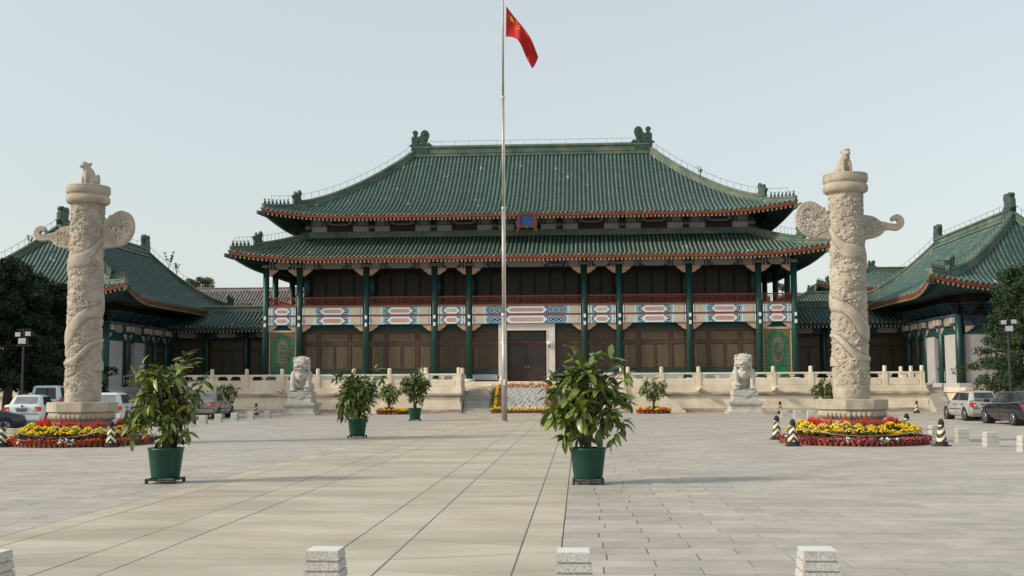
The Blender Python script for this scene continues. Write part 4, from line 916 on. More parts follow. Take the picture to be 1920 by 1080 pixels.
# ================================================================ CARVED COLUMNS
def column_relief(flip, seed):
    r = np.random.default_rng(seed); nt_, nz_ = 230, 620; H = 6.32
    th = np.linspace(0, 2*PI, nt_, endpoint=False); z = np.linspace(0, H, nz_)
    T, Z = np.meshgrid(th, z); R0 = 0.53-0.045*(Z/H); S = T*0.52
    hgt = np.zeros_like(T)
    # clouds: scattered domes with a coil in each
    def near_d(cs, ct): ds = np.abs(S-cs); ds = np.minimum(ds, 2*PI*0.52-ds); return np.hypot(ds, (Z-ct))
    for i in range(1900):
        cs, ct, rr = r.uniform(0, 2*PI*0.52), r.uniform(0.0, H), r.uniform(0.035, 0.095)
        sub = (np.abs(z-ct) < rr+0.01); ds = np.abs(S[sub]-cs); ds = np.minimum(ds, 2*PI*0.52-ds); dz = Z[sub]-ct
        an = np.arctan2(dz, ds); D = np.hypot(ds, dz*1.2)*(1+0.13*np.cos(an*3+i))
        q_ = np.clip(1-(D/rr)**4, 0, 1); lev = r.uniform(0.016, 0.052)
        hgt[sub] = np.maximum(hgt[sub], np.where(D < rr, lev*q_**0.5+0.010*np.cos(D*110+an)*(D < rr*0.85), 0))
    # dragon body: two helical bands
    for p, z0, wd, zlo, zhi in ((2.1, 0.9, 0.25, 1.0, 4.5), (2.1, 0.9, 0.13, 4.5, 5.2), (1.7, 0.2, 0.085, 0.5, 2.0)):
        ph = ((Z-z0-p*T/(2*PI)-0.12*np.sin(T*2+Z*1.5))+p/2) % p-p/2
        d = np.abs(ph)*0.86; w_ = wd*(0.85+0.25*np.sin(Z*2.1+T))
        msk = (Z > zlo) & (Z < zhi)
        prof = np.where((d < w_) & msk, 0.034+0.044*np.sqrt(np.clip(1-(d/w_)**2, 0, 1)), 0)
        sc_ = 0.005*np.sin((S*0.8+Z)*70)*np.sin((S-Z*0.8)*70)
        hgt = np.where(prof > 0, np.maximum(prof+sc_, hgt*0.3), hgt)
        edge = (d > w_) & (d < w_+0.05) & msk
        hgt = np.where(edge, 0.020+0.022*np.sign(np.sin((S+Z)*60)), hgt)
    # claws and head: spiky domes
    for ct, cs, rr in ((2.15, 1.35, 0.22), (3.0, 2.75, 0.2), (4.95, 1.5, 0.30), (3.75, 0.6, 0.2), (1.2, 2.4, 0.2), (4.4, 2.9, 0.18), (5.0, 0.2, 0.2)):
        ds = S-cs; D = np.hypot(ds, Z-ct); an = np.arctan2(Z-ct, ds)
        lim_ = rr*(0.7+0.35*np.cos(an*5+ct)); b = np.where(D < lim_, 0.085*np.sqrt(np.clip(1-(D/np.maximum(lim_, 1e-3))**2, 0, 1))+0.014*np.sin(D*120), 0)
        hgt = np.maximum(hgt, b)
    wave = 0.035*np.abs(np.sin(S*6.0+Z*3))*np.clip(1-np.abs(Z-0.25)/0.25, 0, 1); hgt = np.maximum(hgt*(0.25+0.75*np.clip(Z/0.5, 0, 1)), wave)
    hgt *= np.clip((Z)/0.06, 0, 1)*np.clip((H-Z)/0.06, 0, 1)
    RR = R0+hgt-0.01; f = -1 if flip else 1
    X_, Y_ = RR*np.cos(T)*f, RR*np.sin(T)
    mb = MB(); mb.v = list(zip(X_.ravel().tolist(), Y_.ravel().tolist(), Z.ravel().tolist()))
    n = nt_
    for j in range(nz_-1):
        a = j*n
        if flip: mb.f += [(a+i, a+n+i, a+n+(i+1) % n, a+(i+1) % n) for i in range(n)]
        else: mb.f += [(a+i, a+(i+1) % n, a+n+(i+1) % n, a+n+i) for i in range(n)]
    return mb
def seated_beast(mb, s=1.0, turn=0.0):           # little watching beast, faces -y, feet at z=0
    R_ = Matrix.Rotation(turn, 3, 'Z')
    def B(c, r, rot=None):
        c = R_ @ (Vector(c)*s); q = R_ if rot is None else R_ @ rot
        mb.ball(c, tuple(x*s for x in r), 10, 8, q)
    B((0, 0.10, 0.20), (0.19, 0.22, 0.20)); B((0, 0.02, 0.34), (0.16, 0.17, 0.24)); B((0, -0.06, 0.50), (0.13, 0.13, 0.14)); B((0, -0.09, 0.62), (0.12, 0.14, 0.11)); B((0, -0.20, 0.60), (0.08, 0.10, 0.06)); B((0, -0.16, 0.70), (0.10, 0.07, 0.05))
    for q in (-1, 1):
        B((q*0.10, -0.13, 0.22), (0.055, 0.06, 0.22)); B((q*0.11, -0.18, 0.04), (0.065, 0.10, 0.045)); B((q*0.17, 0.10, 0.12), (0.09, 0.18, 0.13)); B((q*0.16, -0.04, 0.035), (0.06, 0.10, 0.04)); B((q*0.11, 0.0, 0.68), (0.03, 0.05, 0.05))
    B((0, 0.28, 0.22), (0.06, 0.08, 0.20)); B((0, 0.05, 0.02), (0.24, 0.30, 0.03))
def carved_column(x, y, sg, label, seed, turn):
    root = thing('carved_column', label, 'stone column', (x, y, 0), 'carved columns in the flower beds')
    def oct_(r, z0, z1, r2=None): return [(r, z0), (r2 or r, z1)]
    k = 1/math.cos(PI/8)
    b = MB().lathe([(0.94*k, 0), (0.94*k, 0.30), (0.80*k, 0.34), (0.80*k, 0.70)], 8, (x, y, 0), PI/8).build('base_block', MAT['pillar'], root)
    lot = MB().lathe([(0.80*k, 0.70), (0.90*k, 0.80), (0.92*k, 0.93), (0.88*k, 1.0)], 8, (x, y, 0), PI/8)
    for i in range(40):
        a = 2*PI*i/40; q = PI/4*round(a/(PI/4)); rr = 0.885/math.cos(a-q); lot.ball((x+rr*math.cos(a), y+rr*math.sin(a), 0.86), (0.085, 0.085, 0.10), 7, 5)
    lot.build('lotus_band', MAT['pillar'], root, False)
    MB().lathe([(0.94*k, 1.002), (0.97*k, 1.02), (0.97*k, 1.29), (0.94*k, 1.31)], 8, (x, y, 0), PI/8).build('base_slab', MAT['pillar'], root)
    me = column_relief(sg > 0, seed).mesh('shaft', MAT['pillar'], True); o = link('shaft', me, root); o.location = (0, 0, 1.30)
    cp = MB().lathe([(0.46, 7.56), (0.58, 7.575), (0.65, 7.62), (0.675, 7.70), (0.665, 7.79), (0.625, 7.83), (0.615, 7.855), (0.625, 7.88), (0.655, 7.90), (0.672, 7.96), (0.675, 8.06), (0.665, 8.10), (0.675, 8.12), (0.66, 8.15), (0.1, 8.155)], 40, (x, y, 0)).build('capital_disc', MAT['pillar'], root, True)
    bd = MB()
    for i in range(44): a = 2*PI*i/44; bd.ball((x+0.64*math.cos(a), y+0.64*math.sin(a), 8.03), (0.045, 0.045, 0.06), 6, 5)
    bd.build('petal_ring', MAT['pillar'], cp, True)
    # cloud board: rounded wing on the court side, tail with a curl outside
    s = -sg                                        # side of the wing
    def smooth(pts, n=5):
        out = []; m = len(pts)
        for i in range(m):
            p0, p1, p2, p3 = (Vector((*pts[(i+j-1) % m], 0)) for j in range(4))
            for k in range(n):
                t = k/n; q = 0.5*((2*p1)+(p2-p0)*t+(2*p0-5*p1+4*p2-p3)*t*t+(3*p1-p0-3*p2+p3)*t**3); out.append((q.x, q.y))
        return out
    wng = smooth([(0.42, 6.24), (0.75, 6.22), (1.08, 6.27), (1.26, 6.36), (1.40, 6.52), (1.48, 6.72), (1.48, 6.94), (1.42, 7.12), (1.30, 7.25), (1.12, 7.31), (0.94, 7.26), (0.76, 7.12), (0.60, 6.95), (0.42, 6.84)], 8)
    fine = []
    for i, (a, c) in enumerate(wng):               # scalloped rim
        dx_, dz_ = a-0.95, c-6.75; L_ = math.hypot(dx_, dz_); e_ = 0.022*abs(math.sin(i*PI/3)) if a > 0.5 else 0; fine.append((a+dx_/L_*e_, c+dz_/L_*e_))
    holes = [[(hx+0.085*math.cos(t), hz+0.095*math.sin(t)) for t in (0, PI/2, PI, 3*PI/2)] for hx, hz in ((1.14, 7.02), (1.16, 6.80), (0.82, 6.80), (0.98, 6.72), (0.98, 6.50))]
    rx = Matrix(((s, 0, 0, x), (0, 0, 1, y), (0, 1, 0, 0), (0, 0, 0, 1)))
    wg = flat_solid([fine]+holes, 0.12, 0.03, 'cloud_wing', MAT['pillar'], root, rx)
    rl = MB(); rr = random.Random(seed)
    for i in range(420):
        a, c = rr.uniform(0.5, 1.45), rr.uniform(6.25, 7.24)
        if ((a-0.97)/0.46)**2+((c-6.76)/0.48)**2 > 1 or any(math.hypot(a-h_[0][0]+0.085, c-h_[0][1]) < 0.115 for h_ in holes): continue
        for dy in (-0.09, 0.09): rl.ball((x+s*a, y+dy, c), (rr.uniform(0.03, 0.065), 0.022, rr.uniform(0.025, 0.045)), 7, 4)
    rl.build('cloud_relief', MAT['pillar'], wg, True)
    tl = smooth([(0.40, 6.22), (0.80, 6.22), (1.0, 6.30), (1.14, 6.44), (1.30, 6.46), (1.50, 6.44), (1.64, 6.52), (1.70, 6.66), (1.66, 6.80), (1.54, 6.88), (1.42, 6.85), (1.36, 6.78), (1.38, 6.73), (1.46, 6.76), (1.54, 6.72), (1.55, 6.64), (1.48, 6.58), (1.34, 6.60), (1.16, 6.64), (1.0, 6.68), (0.84, 6.80), (0.62, 6.86), (0.40, 6.82)], 4)
    rx2 = Matrix(((-s, 0, 0, x), (0, 0, 1, y), (0, 1, 0, 0), (0, 0, 0, 1)))
    tw = flat_solid([tl], 0.12, 0.03, 'cloud_tail', MAT['pillar'], root, rx2)
    rl = MB()
    for i in range(90):
        a, c = rr.uniform(0.48, 0.98), rr.uniform(6.3, 6.74)
        for dy in (-0.09, 0.09): rl.ball((x-s*a, y+dy, c), (0.045, 0.022, 0.032), 7, 4)
    for q in (0.05, 0.11):
        for dy in (-0.085, 0.085): rl.tube([(x-s*a, y+dy, c+q) for a, c in ((0.95, 6.36), (1.14, 6.49), (1.3, 6.50), (1.5, 6.49), (1.6, 6.56))], 0.014, 5)
    rl.build('cloud_relief', MAT['pillar'], tw, True)
    bm = MB(); seated_beast(bm, 1.08, turn); bo = remesh(bm, 0.022, 'watching_beast', MAT['pillar'], None, 2); bo.parent = root; bo.location = (0, 0, 8.14)
    return root
PR, PL = (8.2, 34.5), (-15.58, 34.5)
carved_column(*PL, -1, 'left dragon carved stone column with cloud board, in front of the white cars', 5, -0.7)
carved_column(*PR, 1, 'right dragon carved stone column with cloud board, in flower bed by striped cones', 9, 0.25)

# ================================================================ FLOWER BEDS
def potmesh(r, h): return MB().lathe([(r*0.72, 0), (r*0.95, h*0.82), (r*1.05, h*0.83), (r*1.05, h), (r*0.88, h), (r*0.85, h*0.9)], 10).mesh('pot', MAT['brick_pot'], False)
def leafy(seed, r, h, n, z0):
    q = np.random.default_rng(seed); mb = MB()
    for i in range(n):
        a, rr = q.uniform(0, 2*PI), r*math.sqrt(q.uniform(0, 1)); c = Vector((rr*math.cos(a), rr*math.sin(a), z0+q.uniform(0, h)))
        d = Vector((math.cos(a)+q.normal()*0.5, math.sin(a)+q.normal()*0.5, q.uniform(-0.2, 0.8))).normalized()*q.uniform(0.03, 0.055); s_ = d.cross(Vector((q.normal(), q.normal(), q.normal()))).normalized()*0.02
        mb.add([c, c+d*0.5+s_, c+d, c+d*0.5-s_], [(0, 1, 2, 3)])
    return mb
def blooms(seed, kind, r, z0):
    q = np.random.default_rng(seed); mb = MB()
    if kind == 'petunia':
        for i in range(11):
            a, rr = q.uniform(0, 2*PI), r*math.sqrt(q.uniform(0, 1)); c = (rr*math.cos(a), rr*math.sin(a), z0+q.uniform(-0.05, 0.06)-0.04*(rr/r)**2)
            R_ = Matrix.Rotation(q.uniform(-0.9, 0.9), 3, 'X') @ Matrix.Rotation(q.uniform(-0.9, 0.9), 3, 'Y'); mb.ball(c, (0.040, 0.040, 0.016), 7, 4, R_)
    elif kind == 'mum':
        for i in range(34):
            a, u = q.uniform(0, 2*PI), q.uniform(0, 1); rr = r*math.sqrt(u); c = (rr*math.cos(a), rr*math.sin(a), z0+0.10*(1-u)+q.uniform(-0.01, 0.02)); mb.ball(c, (0.027, 0.027, 0.016), 6, 4)
    else:
        for i in range(9):
            a, u = q.uniform(0, 2*PI), q.uniform(0, 1); rr = r*math.sqrt(u); x_, y_ = rr*math.cos(a), rr*math.sin(a); h = q.uniform(0.09, 0.20); lx, ly = q.normal()*0.02, q.normal()*0.02
            for k in range(16):
                t = k/15; c = Vector((x_+lx*t, y_+ly*t, z0+h*t)); d = Vector((q.normal(), q.normal(), 0.4)).normalized()*0.042*(1.05-t*0.7); sd_ = d.cross(Vector((q.normal(), q.normal(), q.normal()))).normalized()*0.013
                mb.add([c, c+d*0.6+sd_, c+d, c+d*0.6-sd_], [(0, 1, 2, 3)])
    return mb
POT = {'petunia': potmesh(0.074, 0.13), 'mum': potmesh(0.11, 0.17), 'salvia': potmesh(0.085, 0.14), 'mum_small': potmesh(0.08, 0.13)}
LEAF = {'petunia': [leafy(s, 0.115, 0.11, 60, 0.10).mesh('foliage', MAT['leaf_small']) for s in (1, 2, 3)], 'mum': [leafy(s, 0.15, 0.20, 60, 0.14).mesh('foliage', MAT['leaf_small']) for s in (4, 5, 6)], 'salvia': [leafy(s, 0.10, 0.18, 44, 0.12).mesh('foliage', MAT['leaf_small']) for s in (7, 8, 9)], 'mum_small': [leafy(s, 0.10, 0.12, 40, 0.10).mesh('foliage', MAT['leaf_small']) for s in (10, 11, 12)]}
def bl(kind, mat, seeds, r, z0): return [blooms(s, kind, r, z0).mesh('blossoms', MAT[mat], True) for s in seeds]
BLO = {('petunia', 'pink'): bl('petunia', 'pink', (1, 2, 3), 0.115, 0.18), ('petunia', 'magenta'): bl('petunia', 'magenta', (4, 5), 0.115, 0.18), ('petunia', 'white_fl'): bl('petunia', 'white_fl', (6, 7), 0.07, 0.19), ('petunia', 'red_fl'): bl('petunia', 'red_fl', (8, 9), 0.115, 0.18),
       ('mum', 'yellow'): bl('mum', 'yellow', (1, 2, 3), 0.16, 0.30), ('salvia', 'red_fl'): bl('salvia', 'red_fl', (1, 2, 3), 0.10, 0.26), ('mum_small', 'yellow'): bl('mum', 'yellow', (4, 5), 0.10, 0.20), ('mum_small', 'orange_fl'): bl('mum', 'orange_fl', (6, 7), 0.10, 0.20), ('salvia', 'orange_fl'): bl('salvia', 'orange_fl', (5,), 0.1, 0.24), ('mum_small', 'red_fl'): bl('mum', 'red_fl', (8, 9), 0.10, 0.20)}
def flower(kind, colr, loc, label, group, s=1.0, cat='potted flower'):
    o = link({'petunia': 'petunia_pot', 'mum': 'chrysanthemum_pot', 'salvia': 'salvia_pot', 'mum_small': 'marigold_pot'}[kind], POT[kind]); o.location = loc; o.rotation_euler = (0, 0, RNG.uniform(0, 6.28)); o.scale = (s, s, s*RNG.uniform(0.92, 1.1)); tag(o, label, cat, group)
    link('foliage', LEAF[kind][RNG.integers(3)], o); L_ = BLO[(kind, colr)]; link('blossoms', L_[RNG.integers(len(L_))], o); return o
def bed(c, where, pinks):
    x, y = c
    st = MB().lathe([(1.98, 0), (1.98, 0.06), (1.66, 0.065), (1.66, 0.18), (1.34, 0.185), (1.34, 0.29), (1.04, 0.295)], 40, (x, y, 0)).build('flower_stand', MAT['soil']); tag(st, 'dark stepped stand under the flowers '+where, 'flower stand', 'flower stands')
    n = 84
    for i in range(n):
        a = 2*PI*i/n
        if math.sin(a) > 0.62: continue                # the back of the ring is out of sight
        cl = pinks[RNG.integers(len(pinks))]
        cn = {'pink': 'pink', 'magenta': 'magenta', 'white_fl': 'white', 'red_fl': 'red'}[cl]
        flower('petunia', cl, (x+2.11*math.cos(a), y+2.11*math.sin(a), 0), '%s petunia pot on the ground %s' % (cn, where), '%s petunias %s' % (cn, where))
    for r, z, n, nm in ((1.80, 0.068, 34, 'lower'), (1.50, 0.188, 28, 'upper')):
        for i in range(n):
            a = 2*PI*(i+0.5*(nm == 'upper'))/n+RNG.normal()*0.02
            if math.sin(a) > 0.75: continue
            flower('mum', 'yellow', (x+r*math.cos(a), y+r*math.sin(a), z), 'yellow chrysanthemum, %s tier of flowers %s' % (nm, where), '%s yellow chrysanthemums %s' % (nm, where), RNG.uniform(0.95, 1.12))
    for i in range(40):
        a = 2*PI*i/40+RNG.normal()*0.03
        if math.sin(a) > 0.75: continue
        flower('salvia', 'red_fl', (x+1.22*math.cos(a), y+1.22*math.sin(a), 0.30), 'red salvia, top tier of flowers '+where, 'red salvia '+where, RNG.uniform(0.95, 1.2))
bed(PL, 'around the left carved column', ['red_fl', 'red_fl', 'red_fl', 'pink', 'magenta', 'pink', 'white_fl', 'red_fl'])
bed(PR, 'around the right carved column', ['pink', 'pink', 'pink', 'magenta', 'pink', 'magenta', 'white_fl', 'pink'])
# flowers framing the carved ramp on the stairs
for sg in (-1, 1):
    wh = 'left' if sg < 0 else 'right'
    for k in range(9):
        y = YP+0.20+k*0.285; z = 0.155*(k+1)
        flower('mum_small', 'yellow', (XC+sg*1.78, y, z), 'yellow flower pot on the steps %s of the carved ramp' % wh, 'yellow pots on the steps, '+wh, 1.25)
        if k % 2 == 0: flower('salvia', 'red_fl', (XC+sg*1.50, y, z), 'red flower pot on the steps %s of the carved ramp' % wh, 'red pots on the steps, '+wh, 1.0)
        o = link('flower_pot', POT['mum_small']); o.location = (XC+sg*2.03, y+0.02, z); o.scale = (1.15,)*3; tag(o, 'leafy green pot without blossoms on the steps, outermost %s of the carved ramp' % wh, 'potted plant', 'leafy pots on the steps, '+wh)
        link('foliage', LEAF['mum'][k % 3], o)
for k in range(18):
    x = XC-1.95+k*3.9/17
    flower('mum_small', 'yellow', (x, YP-0.12, 0), 'yellow flower pot in the row at the foot of the carved ramp', 'yellow pots at the foot of the ramp', 1.2)
    flower('salvia' if k % 3 else 'mum_small', 'red_fl' if k % 3 else 'orange_fl', (XC-1.7+k*3.4/17, 73.12, 1.40), ('red' if k % 3 else 'orange')+' flower pot in the row above the carved ramp', ('red' if k % 3 else 'orange')+' pots above the ramp', 1.25)
# ================================================================ POTTED RUBBER TREES
def leaf_mesh(L, w_, droop, name, mat):
    mb = MB(); n = 6
    prof = [0.05, 0.66, 0.95, 1.0, 0.93, 0.68, 0.10]
    for i in range(n+1):
        u = i/n; x = L*u; z = -droop*L*u*u; hw = w_*prof[i]/2
        mb.v += [(x, -hw, z+hw*0.22), (x, 0, z), (x, hw, z+hw*0.22)]
    for i in range(n): mb.f += [(i*3, i*3+3, i*3+4, i*3+1), (i*3+1, i*3+4, i*3+5, i*3+2)]
    return mb.mesh(name, mat, True)
LV = [leaf_mesh(0.27, 0.118, d, 'leaf', MAT['rubber_leaf']) for d in (0.15, 0.4, 0.75)]
LV2 = [leaf_mesh(0.26, 0.098, d, 'leaf', MAT['rubber_leaf']) for d in (0.3, 0.55, 0.9)]
LVO = [leaf_mesh(0.26, 0.10, 0.5, 'leaf', MAT['rubber_leaf_old'])]
def green_pot(root, r=0.325, h=0.56, legs=True):
    z0 = 0.09
    MB().lathe([(r*0.78, z0), (r*0.80, z0+0.02), (r*0.99, z0+h-0.05), (r*1.02, z0+h-0.04), (r*1.03, z0+h), (r*0.94, z0+h), (r*0.92, z0+h-0.07)], 28).build('pot', MAT['pot_green'], root, True)
    MB().lathe([(r*0.90, z0+h-0.09), (r*0.5, z0+h-0.06), (0.01, z0+h-0.05)], 16).build('soil', MAT['soil'], root)
    m = MB()
    for sx in (-1, 1):
        m.box(sx*r*0.80-0.025, sx*r*0.80+0.025, -r*0.80, r*0.80, 0.055, 0.088); m.box(-r*0.80, r*0.80, sx*r*0.80-0.025, sx*r*0.80+0.025, 0.053, 0.086)
    m.build('stand', MAT['iron'], root)
    for a in (0.25, 0.75, 1.25, 1.75): 
        cx, cy = r*0.80*math.copysign(1, math.cos(a*PI)), r*0.80*math.copysign(1, math.sin(a*PI))
        MB().box(cx-0.024, cx+0.024, cy-0.024, cy+0.024, 0, 0.09).build('stand_leg', MAT['iron'], root)
    MB().box(-0.025, 0.025, -r*0.80-0.055, -r*0.80-0.026, 0, 0.085).build('stand_leg', MAT['rust'], root)
def rubber_tree(label, loc, tips, seed, leaves=300, indiv=True, s=1.0, lw=LV, pot=True, ls=1.0, potr=0.325, group=None, base=0.6, per=6):
    r = random.Random(seed); root = thing('potted_rubber_tree', label, 'potted plant', (0, 0, 0), group)
    if pot: green_pot(root, potr*s, 0.56*s if pot is True else pot)
    z0 = base*s
    tk = MB()
    forks = [Vector((r.uniform(-0.12, 0.12), r.uniform(-0.12, 0.12), z0+0.35*s+r.uniform(0, 0.35)*s)) for _ in range(7)]
    for f_ in forks: tk.tube([(f_.x*0.4, f_.y*0.4, z0-0.08), (f_.x*0.5, f_.y*0.5, (z0+f_.z)/2), f_], [0.035*s, 0.030*s, 0.024*s], 7)
    big = MB(); todo = []
    for tp in tips:
        t = Vector(tp); f_ = min(forks, key=lambda q: (q.xy-t.xy*0.25).length+abs(q.z-(z0+0.5*(t.z-z0)))*0.5)
        mid = f_.lerp(t, 0.55)+Vector((r.uniform(-0.05, 0.05), r.uniform(-0.05, 0.05), 0.05))
        tk.tube([f_, mid, t], [0.018*s, 0.012*s, 0.006*s], 5, False)
        od = Vector((t.x, t.y, 0)); od = od.normalized() if od.length > 0.05 else Vector((r.uniform(-1, 1), r.uniform(-1, 1), 0)).normalized()
        for k in range(per):
            a = 2*PI*k/per*1.618+r.uniform(-0.4, 0.4); el = r.uniform(-1.25, 0.35)+0.95*max(0.0, min(1.0, (t.z-1.2*s)/(1.1*s))) if k else 1.15
            d = Vector((math.cos(a), math.sin(a), 0))*math.cos(el)+Vector((0, 0, math.sin(el)))+od*0.35
            d.normalize(); p = t-Vector((0, 0, r.uniform(0, 0.20)*s))+d*0.02
            xa = d; ya = Vector((0, 0, 1)).cross(xa); ya = ya.normalized() if ya.length > 0.1 else Vector((0, 1, 0)); ya = (ya+xa.cross(ya)*r.uniform(-0.8, 0.8)).normalized(); za = xa.cross(ya).normalized(); ya = za.cross(xa)
            R_ = Matrix((xa, ya, za)).transposed(); sc = r.uniform(0.75, 1.15)*ls
            todo.append((p.y+d.y*0.2, p, R_, sc, r.choice(lw) if r.random() > 0.03 else LVO[0]))
    todo.sort(key=lambda q: q[0])                  # the nearest leaves are parts of their own
    for i, (_, p, R_, sc, me) in enumerate(todo):
        if indiv and i < 300:
            o = link('leaf', me, root); o.matrix_local = Matrix.Translation(p) @ R_.to_4x4() @ Matrix.Scale(sc, 4)
        else: big.add([R_ @ (Vector(v.co)*sc)+p for v in me.vertices], [tuple(q.vertices) for q in me.polygons])
    tk.build('trunk', MAT['bark'], root, True)
    if big.v: struct(big.build('leaves', MAT['leaf_mid'], root, True), 'stuff')
    root.location = loc; return root
def crown_tips(seed, n, rx, ry, z0, z1, shape=1.0, extra=()):
    r = random.Random(seed); out = list(extra); zc, rz = (z0+z1)/2, (z1-z0)/2
    while len(out) < n:
        x, y, z = r.uniform(-1, 1), r.uniform(-1, 1), r.uniform(-1, 1); q = x*x+y*y+z*z
        if q > 1 or q < 0.12: continue
        k = 1-0.28*max(0, -z)**1.5
        out.append((x*rx*k, y*ry*k, zc+z*rz))
    return out
pA = G(310, 905); pB = G(1103, 907); pC_ = G(670, 821); pD = G(778, 789)
rubber_tree('largest left potted rubber tree with drooping leaves in green tub', pA, crown_tips(3, 80, 0.62, 0.54, 0.85, 2.28, extra=[(0.30, 0, 2.36), (0.42, -0.1, 2.30), (-0.62, 0, 2.02), (-0.45, -0.1, 2.2), (0.70, 0, 2.0), (0.64, -0.2, 1.75), (-0.62, -0.2, 1.28), (-0.5, -0.3, 1.05), (0.45, -0.2, 1.1)]), 5, lw=LV2, ls=0.86, base=0.62, per=9)
rubber_tree('nearest potted rubber tree in green tub right of the path, broad upright leaves', pB, crown_tips(8, 78, 0.62, 0.54, 0.88, 2.26, extra=[(-0.22, 0, 2.36), (0.08, 0, 2.30), (0.42, 0, 2.30), (0.66, -0.1, 2.0), (-0.62, 0, 1.92), (-0.68, -0.1, 1.72), (0.68, 0, 1.62), (-0.64, -0.2, 1.32), (0.62, -0.1, 1.22), (0.5, -0.2, 1.02), (-0.4, -0.2, 0.98)]), 11, lw=LV, ls=0.92, base=0.62, per=9)
rubber_tree('third largest potted rubber tree in green tub, left edge of the path', pC_, crown_tips(13, 84, 0.68, 0.6, 0.85, 2.28, extra=[(-0.75, 0, 2.15), (-0.5, 0, 2.35), (0.6, 0, 2.35), (0.8, 0, 2.1), (-0.55, 0, 1.1), (-0.5, 0, 0.85)]), 17, 420, False, ls=1.05, lw=LV2, base=0.6, per=7)
rubber_tree('round topped potted rubber tree in green tub, farthest along the path edge', pD, crown_tips(21, 84, 0.64, 0.6, 1.05, 2.5, extra=[(0.3, 0, 2.65)]), 23, 420, False, ls=1.0, lw=LV2, base=0.62, per=7)
def small_tree(label, x, y, z, h, rx, seed): 
    o = rubber_tree(label, (x, y, z), crown_tips(seed, 64, rx, rx*0.8, h*0.42, h), seed, 330, False, pot=0.34, potr=0.30, ls=0.85, lw=LV2, base=0.35, per=7); return o
q = G(729, 777); small_tree('small potted tree ringed by yellow and orange flowers left of the stairs', q.x, 68.6, 0, 1.95, 0.62, 31)
q = G(1225, 775); small_tree('small potted tree ringed by yellow and red flowers right of the stairs', q.x, 68.6, 0, 2.15, 0.85, 33)
q = V(425, 745, 67.5); small_tree('small potted tree behind the beige sedan, in front of the terrace', q.x, 67.5, 0, 2.0, 0.7, 35)
q = V(1546, 745, 67.0); small_tree('small potted tree partly behind the right carved column base', q.x, 67.0, 0, 2.05, 0.75, 37)
for px, lab, rng, in ((742, 'small potted tree left of the stairs', ('yellow', 'orange_fl')), (1226, 'small potted tree right of the stairs', ('yellow', 'red_fl'))):
    cx = G(px-6 if px < 900 else px, 777).x+0.0
    cx = G(729, 777).x+0.25 if px < 900 else G(1225, 775).x
    for r_, n in ((0.95, 22), (0.70, 14)):
        for i in range(n):
            a = 2*PI*i/n; cl = rng[0] if r_ < 0.8 or RNG.random() < 0.35 else rng[1]; cn = {'yellow': 'yellow', 'orange_fl': 'orange', 'red_fl': 'red'}[cl]
            flower('mum_small', cl, (cx+r_*math.cos(a), 68.6+r_*0.8*math.sin(a), 0), '%s flower pot in the ring around the %s' % (cn, lab), '%s pots around the %s' % (cn, lab), 1.15)
